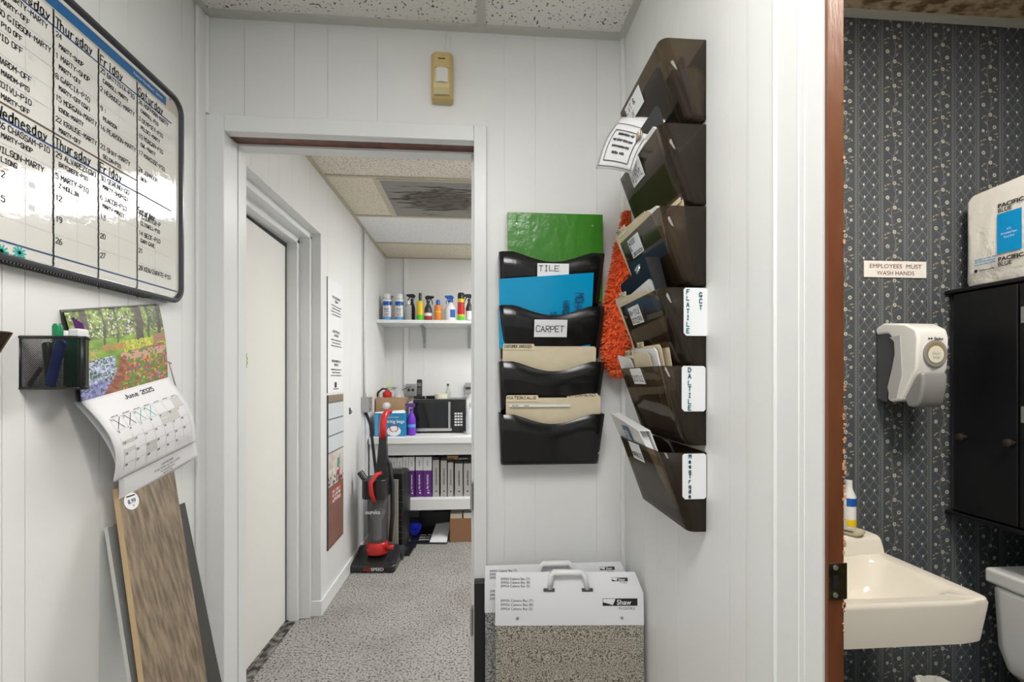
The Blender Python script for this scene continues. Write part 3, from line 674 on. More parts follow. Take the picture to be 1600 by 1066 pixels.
for i, j in ((6, 4), (5, 3), (4, 3), (4, 2), (0, 2), (2, 1), (1, 1)): 
    if (i, j) in ((6, 4), (5, 3), (4, 3), (0, 2), (2, 1)): pg.quad(b, GR[i]+.004, GV[j]+.004, GR[i+1]-.004, GV[j+1]-.004, .0025, 2)
d = 1
for j in range(5):
    for i in range(7):
        if d <= 31 and not (j == 0 and i > 3): hand(b, pg, GR[i]+.008, GV[4-j]+.108, str(d), .022, .004, 0, c=.0027); d += 1
for i in range(7): scribble(b, pg, GR[i]+.03, GR[i]+.10, GV[5]+.008, .012, 0, .0026)
for i, m in ((0, 0), (1, 0), (2, 3), (3, 3)):
    pg.line(b, GR[i]+.02, GV[4]+.01, GR[i]+.10, GV[5]-.01, .006, .0028, m); pg.line(b, GR[i]+.09, GV[4]+.01, GR[i]+.03, GV[5]-.01, .006, .0028, m)
bt = B(); hand(bt, pg, .36, .895, 'June 2025', .045, .009, 0, c=.0027, wf=.85); bt.obj('month_title', INK, cal)
for i in range(2):
    for r in range(4): scribble(b, pg, GR[5+i]+.02, GR[5+i]+.10, GV[0]+.02+.025*r, .010, 1, .0026)
b.obj('month_grid', [INK, PRINTG, mat('pale grey day', (.62, .62, .59), .5), TEAL], cal)
bs = Bend(lambda u, v: page(o_ll, o_lr, o_ur, o_ul, u, v, -.006))
class Sc(Fr):
    def __init__(s, base, su, sv): s.b, s.su, s.sv = base, su, sv
    def p(s, a, b, c=0): return s.b.p(a*s.su, b*s.sv, c)
sc = Sc(bs, 1/.277, 1/.23)
b = B()
typed(b, sc, .155, .034, 'LAWNSCAPES', .0066, 0, 'CENTER', .0014, .8); typed(b, sc, .155, .0255, 'PO Box 952498, Lake Mary, FL 32795', .0056, 0, 'CENTER', .0014, .8)
typed(b, sc, .155, .0175, 'lawnscapes@aol.com', .0056, 0, 'CENTER', .0014, .8); typed(b, sc, .155, .009, '407-323-1332', .0056, 0, 'CENTER', .0014, .8)
b.obj('address_print', INK, back)
b = B()   # earlier months folded up behind the picture, with a purple spine cloth
for k, off in enumerate((.0015, .003)):
    A = [c_ll.copy(), c_lr.copy(), c_ur.copy(), c_ul.copy()]
    for q in A: q.x = max(XL+.001, q.x-.004-off)
    A[0].y -= .002; A[3] += Vector((0, -.002*k-.001, .003)); A[2].z += .002
    b.face(A)
b.obj('back_pages', mat('dark printed page', (.05, .05, .045), .4), cal, solid=.0015)
b = B(); hk = at(264, 566, X=XL+.02); b.tube([(XL-.004, hk.y, hk.z), hk, hk+Vector((.004, .004, -.004))], .0022); e = at(276, 610, X=XL+.02); b.tube([hk, e], .0016)
tag(b.obj('wire_hook', DULL, loc=hk, smooth=True), 'grey wire hook on the left wall beside the calendar', 'hook')
b = B()
for k in range(4):
    y = c_ul.y+.016+.004*k
    b.tube([(XL+.010+.002*k, y, c_ul.z-.010-.003*k), (XL+.016, y+.004, c_ul.z-.05), (XL+.013, y-.002, c_ul.z-.10), (XL+.018, y+.004, c_ul.z-.165)], [.002, .006, .005, .003], 8)
tag(b.obj('purple_cloth', mat('purple cloth', (.10, .012, .14), .85, bump=(80, .5, .002)), loc=(XL+.014, c_ul.y+.02, c_ul.z-.16)), 'purple cloth hanging between the pen basket and the calendar', 'cloth')
# ------------------------------------------------------------------ planks leaning on the left wall
WOOD = mat('brown oak plank', (.31, .24, .165), .45, bump=(60, .3, .002), spots=(11, (.13, .095, .062), .34, .64, 12), stretch=(6, 9, .35))
GRW = mat('grey plank face', (.31, .32, .325), .5, spots=(10, (.26, .27, .27), .3, .7), stretch=(5, 5, .6)); EDG = mat('raw plank edge', (.50, .36, .20), .6)
GED = mat('grey plank edge', (.50, .51, .48), .6); DKW = mat('dark plank face', (.05, .05, .045), .5)
def plank(name, label, ytl, ytr, ybl, ybr, ztop, Xt, Xb, th, mats, group=None):
    P = lambda X, y, z: Vector((X, y, z))
    dX = Xb-Xt; nrm = Vector((ztop, 0, dX)).normalized()*th
    f = [P(Xb, ybl, .002), P(Xb, ybr, .002), P(Xt, ytr, ztop), P(Xt, ytl, ztop)]
    bb = B(); k = [q-nrm for q in f]; k[0].z = max(k[0].z, .0005); k[1].z = max(k[1].z, .0005)
    bb.face(f, 0); bb.face(k[::-1], 1)
    for i in range(4): j = (i+1) % 4; bb.face([f[i], k[i], k[j], f[j]], 1)
    bmesh.ops.remove_doubles(bb.bm, verts=bb.bm.verts, dist=1e-5)
    o = bb.obj(name, mats, loc=((Xb, ybl, 0))); return tag(o, label, 'plank', group)
def lean(ztop, Xt, Xb, z): return Xb+(Xt-Xb)*z/ztop
zt_ = 1.06; Xt_, Xb_ = XL+.034, XL+.29
xm = lean(zt_, Xt_, Xb_, .56)
yl1, yr1 = ay(239, lean(zt_, Xt_, Xb_, .53)), ay(325, lean(zt_, Xt_, Xb_, .53)); yl0, yr0 = ay(184, Xt_), ay(272, Xt_)
wp = plank('flooring_plank', 'tall brown wood grain flooring plank with round price sticker leaning on the left wall', yl0, yr0, 2*yl1-yl0, 2*yr1-yr0, zt_, Xt_, Xb_, .012, [WOOD, EDG])
stk = at(206, 783, X=lean(zt_, Xt_, Xb_, 1.02)); nrm = Vector((zt_, 0, Xb_-Xt_)).normalized(); up = Vector((Xt_-Xb_, 0, zt_)).normalized()
fr = Fr(stk, (0, 1, 0), up); fr.o = Vector((lean(zt_, Xt_, Xb_, stk.z), stk.y, stk.z))
b = B(); fr.disc(b, 0, 0, .022, .0006, 0, 28, .020); fr.line(b, -.012, .012, .012, .012, .003, .0012, 1); typed(b, fr, 0, -.005, '8.99', .010, 1, 'CENTER', .0012, 1, .02); typed(b, fr, .002, -.014, 'SF', .005, 1, 'CENTER', .0012)
lab(b.obj('price_sticker', [LABELM, INK], wp), 'round white price sticker reading 8.99')
X2t, X2b = XL+.018, XL+.262
plank('flooring_plank', 'thin grey flooring plank leaning behind the brown plank, showing on its left', ay(168, X2t), ay(200, X2t)+.02, ay(168, X2t)+(ay(222, X2t+.12)-ay(168, X2t))*1.9, ay(262, X2t+.12)+.02, .975, X2t, X2b, .008, [GRW, GED])
X3t, X3b = XL+.012, XL+.245
plank('flooring_plank', 'dark edged flooring plank leaning behind the brown plank, showing on its right', ay(250, X3t), ay(289, X3t), ay(250, X3t)+.04, ay(289, X3t)+(ay(329, X3t+.1)-ay(289, X3t))*1.4, .955, X3t, X3b, .004, [DKW, DKW])
# ------------------------------------------------------------------ motion detector
xd, zd0, zd1 = ax(691, YB-.02), az(691, 155, Y=YB-.03), az(691, 83, Y=YB-.03)
md = thing('motion_detector', 'yellowed motion detector high on the wall above the doorway', 'motion detector', (xd, YB, zd0))
b = B(); hw = .034; Y1 = YB-.0005; Yf = YB-.042; H = zd1-zd0
b.loft([[(xd-hw, Y1, zd0+z0), (xd-hw+i0, Yf+.010+y0, zd0+z0), (xd-hw+.010+i0, Yf+y0, zd0+z0), (xd+hw-.010-i0, Yf+y0, zd0+z0), (xd+hw-i0, Yf+.010+y0, zd0+z0), (xd+hw, Y1, zd0+z0)] for z0, y0, i0 in ((0, .018, .004), (.004, .010, 0), (.03, 0, 0), (H-.010, 0, 0), (H, .006, .003))])
b.obj('housing', IVORY, md, bevel=.0015)
b = B(); zc = zd0+H*.46
b.loft([[(xd+.020*math.sin(a), Yf+.001-.007*math.cos(a)-.0006, z) for a in [math.pi*(k/8-.5) for k in range(9)]] for z in (zc-.022, zc+.022)])
b.obj('lens', mat('milky lens', (.70, .69, .66), .25), md, smooth=True, auto=True)
b = B(); b.loft([[(xd+.026*math.sin(a), Yf+.003-.005*math.cos(a), z) for a in [math.pi*(k/8-.5) for k in range(9)]] for z in (zd0+.008, zd0+.030)]); b.obj('look_down_window', mat('greenish ivory window', (.55, .49, .26), .2), md, smooth=True, auto=True)
b = B(); b.box((xd-.011, Yf-.0006, zd1-.027), (xd+.011, Yf+.002, zd1-.024)); b.obj('slot', INK, md); b = B(); b.box((xd-.021, Yf-.0008, zc+.0235), (xd+.021, Yf+.002, zc+.025)); b.obj('slot', INK, md)
b = B(); b.tube([(xd+.001, YB-.012, zd1-.002), (xd+.006, YB-.006, zd1+.02), (xd+.010, YB-.004, CE-.02), (xd+.010, YB-.004, CE-.009)], .0013, 6); b.obj('cable', WHITE, md)
# ------------------------------------------------------------------ BLACK FILE POCKETS on the back wall
PX0, PW = ax(779, YB-.04), .328
tops = [az(782, y, Y=YB-.095) for y in (393, 477, 565, 648)]
BP = 'black file pockets in a column on the back wall'
pl = ['glossy black file pocket holding the green binder, topmost of its column', 'glossy black file pocket with white sticker reading Carpet, below the blue folder',
      'glossy black file pocket holding the customer invoices folder', 'glossy black file pocket, lowest and fully visible, on the back wall']
pockets = []
for k, z1 in enumerate(tops):
    h = .158 if k < 3 else z1-az(860, 725, Y=YB-.05)
    bb = pocket(PW, .098, .05, h, .030, .014, .008, 22)
    L = Matrix.Translation((PX0+PW, YB-.0015, z1-h)) @ Matrix.Rotation(math.pi, 4, 'Z')
    bmesh.ops.transform(bb.bm, matrix=L, verts=bb.bm.verts)
    o = bb.obj('file_pocket', BLACK, loc=(PX0+PW/2, YB, z1-h), solid=.003, smooth=True, auto=True); tag(o, pl[k], 'file pocket', BP); pockets.append(o)
def slab(name, mats, parent, x0, x1, y, z0, z1, th=.0015, dy=0, **kw):
    b = B(); b.hexa([(x0, y, z0), (x1, y, z0), (x1, y+th, z0), (x0, y+th, z0), (x0, y+dy, z1), (x1, y+dy, z1), (x1, y+th+dy, z1), (x0, y+th+dy, z1)]); return b.obj(name, mats, parent, **kw)
# stickers on the pockets
b = B(); yf = YB-.098*.93-.003
x0, x1 = ax(834, yf), ax(885, yf); z0, z1 = az(860, 527, Y=yf), az(860, 500, Y=yf)
fr = Fr((x0, yf-.004, z0), (1, 0, 0), (0, -.25, 1)); fr.slab(b, 0, 0, x1-x0, z1-z0, 0, .0005); hand(b, fr, .006, .016, 'CARPET', .018, .0022, 1, c=.001, wf=.75)
lab(b.obj('sticker', [LABELM, INK], pockets[1], bevel=.0002), 'white sticker reading Carpet')
b = B(); x0, x1 = ax(839, yf), ax(888, yf); z1 = az(860, 413, Y=yf)
fr = Fr((x0, yf-.008, z1-.045), (1, 0, 0), (0, -.05, 1)); fr.slab(b, 0, 0, x1-x0, .045, 0, .0005); hand(b, fr, .004, .022, 'TILE', .016, .0022, 1, c=.001, wf=.95)
lab(b.obj('sticker', [LABELM, INK], pockets[0]), 'white sticker reading Tile')
# green binder
GB = mat('green vinyl', (.052, .235, .022), .22, bump=(22, .5, .006))
yg = YB-.040; x0, x1 = ax(793, yg), ax(942, yg); z1 = az(860, 333, Y=yg)
t = thing('binder', 'green vinyl binder standing in the topmost black wall pocket', 'binder', ((x0+x1)/2, yg, tops[0]-.14))
b = B(); b.box((x0, yg, tops[0]-.14), (x1, yg+.004, z1)); b.obj('front_cover', GB, t, bevel=.0015)
b = B(); b.box((x0-.003, yg+.006, tops[0]-.14), (x1-.002, yg+.022, z1-.003)); b.obj('paper_block', mat('cream paper block', (.7, .66, .55), .7), t)
b = B(); b.box((x0, yg+.024, tops[0]-.14), (x1, yg+.028, z1+.002)); b.obj('back_cover', GB, t)
for xx in (ax(807, yg), ax(926, yg)):
    b = B(); zz = az(860, 351, Y=yg); b.lathe([(.0035, -.001), (.0035, .0005), (.002, .0015)], (0, 0, 0), 10)
    bmesh.ops.transform(b.bm, matrix=Matrix.Translation((xx, yg-.0005, zz)) @ Matrix.Rotation(math.pi/2, 4, 'X'), verts=b.bm.verts); b.obj('rivet', SILVER, t)
# blue folder
CY = mat('cyan plastic sleeve', (.0, .33, .62), .18, bump=(15, .2, .003))
yb_ = YB-.108; x0, x1 = ax(780, yb_), ax(928, yb_); zL, zR = az(780, 436, Y=yb_), az(928, 426, Y=yb_)
b = B(); b.hexa([(x0+.002, yb_+.045, tops[1]-.13), (x1, yb_+.045, tops[1]-.13), (x1, yb_+.049, tops[1]-.13), (x0+.002, yb_+.049, tops[1]-.13), (x0, yb_, zL), (x1, yb_, zR), (x1, yb_+.004, zR), (x0, yb_+.004, zL)])
bf = b.obj('folder', CY, loc=((x0+x1)/2, yb_+.03, tops[1]-.13), bevel=.001); tag(bf, 'bright blue folder with vertical handwriting in the black wall pocket', 'folder')
# its face leans: handwriting runs down it
fo = Vector((0, yb_, (zL+zR)/2)); fu = Vector((0, -.045, (zL-(tops[1]-.13)))).normalized()
b = B()
for s_, px, py, hh in (('MOHAWK', 905, 458, .026), ('HARD', 887, 470, .019), ('S', 868, 487, .018)):
    fr = Fr(at(px, py, Y=yb_+.004)+Vector((0, 0, 0)), -fu, (1, 0, 0)); fr.o.y = yb_+.045*(zL-fr.o.z)/(zL-tops[1]+.13)
    fr.n = Vector((0, -1, 0)); hand(b, fr, 0, -.012, s_, hh, .0022, 0, c=.0012, wf=.5)
lab(b.obj('handwriting', mat('dark blue ink', (.01, .03, .12), .5), bf), 'dark vertical marker writing')
# manila folders
def manila(name, label, y, px0, px1, ztop, z0, tabs, dy=-.02, group=None, writing=True, lean_=0):
    x0, x1 = ax(px0, y), ax(px1, y); t = thing(name, label, 'folder', ((x0+x1)/2, y, z0), 0, group)
    b = B()
    P = [(x0, z0), (x1, z0), (x1, ztop-.006), (x1-.006, ztop), (x0+.006, ztop), (x0, ztop-.006)]
    b.prism([(a, y+(dy)*(c-z0)/(ztop-z0), c) for a, c in P], (0, .0012, 0)); b.obj('card', MANILA, t)
    for (p0, p1, hh, tx) in tabs:
        a0, a1 = ax(p0, y+dy), ax(p1, y+dy); b = B()
        b.prism([(a0, y+dy-.0001, ztop-.012), (a1+.006, y+dy-.0001, ztop-.012), (a1+.003, y+dy-.0001, ztop), (a1, y+dy-.0001, ztop+hh), (a0+.003, y+dy-.0001, ztop+hh), (a0, y+dy-.0001, ztop+hh-.004)], (0, -.0008, 0))
        tb = b.obj('tab', MANILA, t)
        if tx:
            b = B(); fr = Fr((a0+.004, y+dy-.001, ztop+hh-.0125), (1, 0, 0), (0, 0, 1)); hand(b, fr, 0, 0, tx, .0085, .0014, c=.0005, wf=(a1-a0-.008)/(len(tx)*.0085*1.09)); b.obj('tab_writing', INK, tb)
    return t
z3 = az(860, 541, Y=YB-.075)
manila('manila_folder', 'manila folder with tab reading customer invoices in a black wall pocket', YB-.050, 785, 929, z3, tops[2]-.14, [(786, 834, .007, 'CUSTOMER INVOICES')], -.02)
b = B(); b.box((ax(787, YB-.076), YB-.0745, z3-.010), (ax(834, YB-.076), YB-.0738, z3+.001))
z4 = az(860, 619, Y=YB-.075)
manila('manila_folder', 'manila folder with left tab reading materials in the lowest black wall pocket', YB-.060, 790, 936, z4-.005, tops[3]-.13, [(791, 840, .008, 'MATERIALS')], -.02)
manila('manila_folder', 'manila folder with right tab reading overhead in the lowest black wall pocket', YB-.050, 791, 936, z4+.002, tops[3]-.13, [(886, 933, .009, 'OVERHEAD')], -.02)
b.bm.free()
b = B(); y_ = YB-.0835; fr = Fr((ax(796, y_), y_+.0005, az(800, 636, Y=y_)), (1, 0, 0), (0, 0, 1)); fr.slab(b, 0, 0, .19, .007, 0, .0004); scribble(b, fr, .008, .03, .0015, .004, 1, .0008); scribble(b, fr, .045, .06, .0015, .004, 1, .0008)
tag(b.obj('hanging_insert', [PAPER, INKB], loc=(ax(820, y_), y_, az(800, 636, Y=y_))), 'white paper strip clipped across the materials folder', 'paper strip')
# ------------------------------------------------------------------ orange chenille duster
OR = mat('orange chenille', (.80, .105, .02), .9)
OR2 = mat('pale orange chenille', (.90, .20, .07), .9)
def up_(px, py): return at(px, py, Y=YB-.05)
b = B(); c0 = Vector((ax(975, YB-.05), YB-.052, 0)); zlo, zhi = az(960, 588, Y=YB-.05), az(975, 330, Y=YB-.05)
def dprof(f):  # f 0 bottom .. 1 top -> centre x, half width
    r = .045*min(1, (f/.10)**.5 if f < .10 else 1)*(1 if f < .45 else 1-.80*(f-.45)/.55)
    return c0.x-.020+.036*f*f*1.0, max(r, .004)
rings = []
for i in range(17):
    f = i/16; x, r = dprof(f); z = zlo+(zhi-zlo)*f
    rings.append([(min(x+r*math.cos(a), XR-.012), c0.y+min(r, .034)*math.sin(a)*.9, z) for a in [6.2832*k/14 for k in range(14)]])
b.loft(rings)
for k in range(2600):
    f = random.random(); x, r = dprof(f); a = random.uniform(0, 6.28); z = zlo+(zhi-zlo)*f
    n_ = Vector((math.cos(a), math.sin(a)*.8, random.uniform(-.6, .3) if f > .04 else -1)).normalized(); p = Vector((x+r*math.cos(a), c0.y+min(r, .034)*math.sin(a)*.9, z))
    L = random.uniform(.008, .016); tip = p+n_*L+Vector((random.uniform(-.004, .004), random.uniform(-.002, .002), random.uniform(-.004, .003)))
    tip.x = min(tip.x, XR-.004); tip.y = min(tip.y, YB-.002)
    s1 = n_.orthogonal().normalized()*.0028; s2 = n_.cross(s1).normalized()*.0028; m_ = p.lerp(tip, .6)
    v = [p+s1, p+s2, p-s1, p-s2]; u = [m_+s1*.9, m_+s2*.9, m_-s1*.9, m_-s2*.9]; vv = [b.bm.verts.new(q) for q in v]; uu = [b.bm.verts.new(q) for q in u]; tt = b.bm.verts.new(tip)
    for i in range(4):
        j = (i+1) % 4
        for q in ((vv[i], vv[j], uu[j], uu[i]), (uu[i], uu[j], tt)): b.bm.faces.new(q).material_index = k % 2
tag(b.obj('duster', [OR, OR2], loc=(c0.x, c0.y, zlo)), 'fluffy orange duster hanging in the corner behind the smoked pockets', 'duster')
# ------------------------------------------------------------------ SMOKED FILE POCKETS on the right wall
SY0, SY1 = .919, 1.20; SW = SY1-SY0; SD = XR-.385
st = [az(1104, y, Y=SY0) for y in (63, 195, 323, 450, 572, 707)]
RM = lambda z: Matrix(((0, -1, 0, XR-.002), (1, 0, 0, SY0), (0, 0, 1, z), (0, 0, 0, 1)))
SG = 'smoked plastic file pockets in a column on the right wall'
sl = ['smoked plastic file pocket with LVT sticker, topmost on the right wall', 'smoked plastic file pocket with sticker reading Vinyl, second from the top on the right wall',
      'smoked plastic file pocket with sticker reading wood and laminate', 'smoked plastic file pocket with a side sticker reading GCT and FLA tile',
      'smoked plastic file pocket with a side sticker reading DAL TILE', 'smoked plastic file pocket with a side sticker reading Megatrade, lowest on the right wall']
SPK = []
for k, z1 in enumerate(st):
    h = .168
    bb = pocket(SW, SD, .036, h, 0, .016, .001, 10)
    bmesh.ops.transform(bb.bm, matrix=RM(z1-h), verts=bb.bm.verts)
    o = bb.obj('file_pocket', SMOKE, loc=(XR-.05, (SY0+SY1)/2, z1-h), solid=.0025, smooth=True, auto=True); tag(o, sl[k], 'file pocket', SG); SPK.append(o)
def fronty(z1, z): f = (z-(z1-.168))/.168; return XR-.002-(.036+(SD-.036)*f)   # X of the sloping front at height z
# stickers on the front faces; corners measured as (Y, height below rim)
def front_sticker(k, pxa, pya, pxb, pyb, lines, hh):
    z1 = st[k]
    # near-top corner pxa,pya  far-bottom pxb,pyb
    def on(px, py):
        q = at(px, py, X=XR-.07)
        for _ in range(8): q = at(px, py, X=fronty(z1, q.z)-.003)
        return q
    A, D = on(pxa, pya), on(pxb, pyb)
    upv = Vector((-(SD-.036), 0, .168)).normalized()
    hgt = (A.z-D.z)/upv.z; wid = A.y-D.y
    fr = Fr(Vector((fronty(z1, D.z)-.003, max(A.y, D.y), D.z)), (0, -1, 0), upv); wid = abs(wid)
    b = B(); fr.slab(b, 0, 0, wid, hgt, .0003, .0009)
    n_ = len(lines)
    for i, tx in enumerate(lines): hand(b, fr, .004, hgt-(i+1)*hgt/(n_+.25)+.001, tx, hh, .0018, 1, 0, c=.0013, wf=min(.9, (wid-.006)/(len(tx)*hh*1.09)))
    lab(b.obj('sticker', [LABELM, INK], SPK[k]), 'white handwritten sticker reading '+' '.join(lines))
def fs(k, ynear, yfar, d0, d1, lines, hh):
    z1 = st[k]; upv = Vector((-(SD-.036), 0, .168)).normalized(); zb_ = z1-d1
    fr = Fr((fronty(z1, zb_)-.0025, yfar, zb_), (0, -1, 0), upv); hgt = (d1-d0)/upv.z; wid = yfar-ynear
    b = B(); fr.slab(b, 0, 0, wid, hgt, .0003, .0009); n_ = len(lines)
    for i, tx in enumerate(lines): hand(b, fr, .004, hgt*(1-(i+1)/(n_+.2)), tx, hh, .0018, 1, 0, c=.0013, wf=min(.9, (wid-.006)/(len(tx)*hh*1.09)))
    lab(b.obj('sticker', [LABELM, INK], SPK[k]), 'white handwritten sticker reading '+' '.join(lines))
fs(0, 1.055, 1.155, .010, .050, ['LVT &', 'LUX'], .013)
fs(1, 1.050, 1.125, .004, .050, ['VINYL'], .018)
fs(2, 1.060, 1.135, .010, .055, ['WOOD', '&', 'Laminate'], .011)
fs(3, 1.060, 1.135, .012, .055, ['RA-TILE', 'QTZCERA'], .012)
fs(4, 1.035, 1.11, .002, .040, ['QISTILE'], .014)
fs(5, 1.045, 1.12, .002, .045, ['MARBLES'], .013)
# stickers on the near ends, letters stacked
def end_sticker(k, px0, px1, py0, py1, cols_, hh, dy):
    y = SY0-.0015; x0, x1 = ax(px0, y), ax(px1, y); z1, z0 = az(1085, py0, Y=y), az(1085, py1, Y=y)
    fr = Fr((x0, y, z0), (1, 0, 0), (0, 0, 1)); b = B()
    P = [(0, .006), (.006, 0), (x1-x0-.004, 0), (x1-x0, .004), (x1-x0, z1-z0-.004), (x1-x0-.004, z1-z0), (.004, z1-z0), (0, z1-z0-.004)]
    b.prism([fr.p(a, c, .0003) for a, c in P], (0, -.0006, 0))
    for cx, tx, dz in cols_:
        zz = z1-z0-dz
        for ch in tx:
            hand(b, fr, cx, zz-hh, ch, hh, .0022, 1, c=.0014, wf=.75, jit=.2); zz -= dy
    lab(b.obj('sticker', [LABELM, INKG], SPK[k]), 'white sticker with stacked green letters')
end_sticker(3, 1068, 1106, 450, 525, [(.006, 'FLATILE', .004), (.034, 'GCT', .010)], .0088, .0138)
end_sticker(4, 1065, 1102, 572, 643, [(.014, 'DALTILE', .004)], .0090, .0134)
end_sticker(5, 1066, 1103, 709, 780, [(.014, 'MegaTrade', .002)], .0076, .0105)
# things standing in the right wall pockets (sheets parallel to the wall, leaning outwards)
def leaf(bb, y0, y1, z0, z1, xb, xt, th=.0012, m=0, skew=0, dz=0, corner=.008):
    "card standing along the wall; skew slides its top towards +Y, dz raises the far top corner"
    P = [(y0, z0), (y1, z0), (y1+skew, z1+dz-corner), (y1+skew-corner, z1+dz), (y0+skew+corner, z1), (y0+skew, z1-corner)]
    k = lambda z: xb+(xt-xb)*(z-z0)/(z1-z0)
    bb.prism([(k(c), a, c) for a, c in P], (th, 0, 0), m)
def card(name, label, cat, k, y0, y1, rise, xb, xt, mats=None, th=.0012, skew=0, dz=0, tab=None, group=None, low=.15):
    z1 = st[k]+rise; z0 = st[k]-low
    t = thing(name, label, cat, (xb, (y0+y1)/2, z0), 0, group); b = B(); leaf(b, y0, y1, z0, z1, xb, xt, th, 0, skew, dz); b.obj('card', mats or MANILA, t)
    if tab:
        ty0, ty1, hh, tx = tab; b = B(); X = xt-.0004
        zz = lambda y: z1+dz*(y-y0)/(y1-y0)
        b.prism([(X, ty0, zz(ty0)-.012), (X, ty1, zz(ty1)-.012), (X-.002, ty1-.002, zz(ty1)+hh), (X-.002, ty0+.002, zz(ty0)+hh)], (-.0008, 0, 0))
        tb = b.obj('tab', mats or MANILA, t)
        if tx:
            b = B(); fr = Fr((X-.0030, ty1-.003, zz((ty0+ty1)/2)-.006+hh*.3), (0, -1, 0), (-.1, 0, 1)); hand(b, fr, 0, 0, tx, .010, .0018, c=.0008, wf=(ty1-ty0-.006)/(len(tx)*.0105)); b.obj('tab_writing', INK, tb)
    return t
x_ = lambda d: XR-d
DKB = mat('dark navy vinyl', (.012, .014, .018), .5, spec=.15); GRN2 = mat('olive card', (.06, .075, .02), .6)
# pocket 1: black binder with ring hardware, grey card
t = thing('binder', 'black ring binder in the topmost smoked pocket', 'binder', (x_(.05), 1.06, st[0]-.15))
b = B(); leaf(b, .97, 1.185, st[0]-.15, st[0]-.02, x_(.040), x_(.085), .003); b.obj('front_cover', BLK, t)
b = B(); leaf(b, .99, 1.18, st[0]-.145, st[0]-.03, x_(.030), x_(.070), .008); b.obj('paper_block', PAPER, t)
card('grey_folder', 'dark grey card folder inside the topmost smoked pocket', 'folder', 0, .945, 1.19, -.012, x_(.022), x_(.040), mat('dark grey card', (.10, .095, .09), .6), .002)
# black tray of loose hardware seen under the first pocket, behind the papers
t = thing('ring_binder', 'black binder with a metal clip rising behind the white papers', 'binder', (x_(.045), 1.08, st[1]-.14))
b = B(); leaf(b, .955, 1.195, st[1]-.14, st[1]+.062, x_(.030), x_(.094), .003); b.obj('cover', BLK, t)
b = B(); leaf(b, .975, 1.18, st[1]-.13, st[1]+.028, x_(.046), x_(.092), .006); b.obj('paper_block', PAPER, t)
b = B(); q = Vector((x_(.101), 1.045, st[1]+.036)); b.tube([q+Vector((0, .018*math.cos(a), .012*math.sin(a))) for a in [k*.5 for k in range(8)]], .0025); b.box(q+Vector((-.004, -.010, .000)), q+Vector((.003, .012, .014))); b.obj('ring_clip', mat('pale brass clip', (.62, .56, .42), .3, .8), t, bevel=.0015)
# pocket 2: papers draped over the rim
A_, B_, C_, D_ = at(931, 264, Y=1.195), at(988, 272, Y=1.085), at(1036, 197, Y=.99), at(974, 180, Y=1.19)
def flyer(u, v, off=0): p = (A_*(1-u)+B_*u)*(1-v)+(D_*(1-u)+C_*u)*v; p = p+Vector((-.010*math.sin(math.pi*v)+off, 0, .010*math.sin(math.pi*v)+.004*math.sin(math.pi*u))); return p
t = thing('flyers', 'stack of white bordered flyers bending out over the Vinyl pocket', 'paper stack', B_)
for k in range(6):
    b = B(); off = .0042*k
    R3 = [[flyer(i/10, j/10, 0)+Vector((off*1.0, .003*k, off*.6+.005*k*j/10)) for i in range(11)] for j in range(11)]
    for j in range(10):
        for i in range(10): b.face([R3[j][i], R3[j][i+1], R3[j+1][i+1], R3[j+1][i]])
    bmesh.ops.remove_doubles(b.bm, verts=b.bm.verts, dist=1e-6); b.obj('sheet', PAPER, t, smooth=True, solid=.0012)
fl = Bend(lambda u, v: flyer(u, v))
fl.p = lambda a, b_, c=0: (lambda q: q+((flyer(a+.01, b_)-q).cross(flyer(a, b_+.01)-q).normalized()*(-1 if (flyer(a+.01, b_)-q).cross(flyer(a, b_+.01)-q).x > 0 else 1))*c)(flyer(a, b_))
b = B()
for i0, w_ in ((.06, .010), (.17, .014)):
    s_ = [(i0, i0*.8), (1-i0, i0*.8), (1-i0, 1-i0*1.2-.12), (i0, 1-i0*1.2-.12)]
    for k in range(4):
        (a0, b0), (a1, b1) = s_[k], s_[(k+1) % 4]
        for q in range(8): fl.line(b, a0+(a1-a0)*q/8, b0+(b1-b0)*q/8, a0+(a1-a0)*(q+1)/8, b0+(b1-b0)*(q+1)/8, w_, .0022)
for k, a0 in enumerate((.30, .24, .28, .34)):
    scribble(b, fl, a0, 1-a0, .58-.11*k, .055, 0, .0022)
b.obj('border_and_text', INK, t)
card('olive_folder', 'olive green folder inside the Vinyl pocket', 'folder', 1, .95, 1.19, -.045, x_(.030), x_(.068), GRN2, .002)
# pocket 3
card('manila_folder', 'manila folder in the wood and laminate pocket, its raised corner reading tile', 'folder', 2, .935, 1.165, .030, x_(.022), x_(.046), None, .0012, 0, -.006, (.940, 1.015, .040, 'TILE'))
card('manila_folder', 'manila folder at the front of the wood and laminate pocket, tab reading MSI', 'folder', 2, .965, 1.205, .016, x_(.036), x_(.101), None, .0012, .015, .014, (1.14, 1.205, .010, 'MSI I'))
card('white_papers', 'white papers between the folders of the wood and laminate pocket', 'papers', 2, 1.02, 1.20, .024, x_(.034), x_(.088), PAPER, .004, .01, .018)
card('striped_papers', 'white papers with blue printed edges in the wood and laminate pocket', 'papers', 2, 1.00, 1.17, .034, x_(.033), x_(.074), PAPER, .003, 0, .016)
card('manila_folder', 'manila folder with red brown writing at the back of the wood and laminate pocket', 'folder', 2, 1.01, 1.20, .040, x_(.030), x_(.062), None, .0012, .005, .012, (1.10, 1.185, .012, 'TRAFFIC'))
b = B()
for k in range(3): b.box((x_(.0790-.003*k), 1.025+.012*k, st[2]+.004), (x_(.0780-.003*k), 1.029+.012*k, st[2]+.020))
b.bm.free()
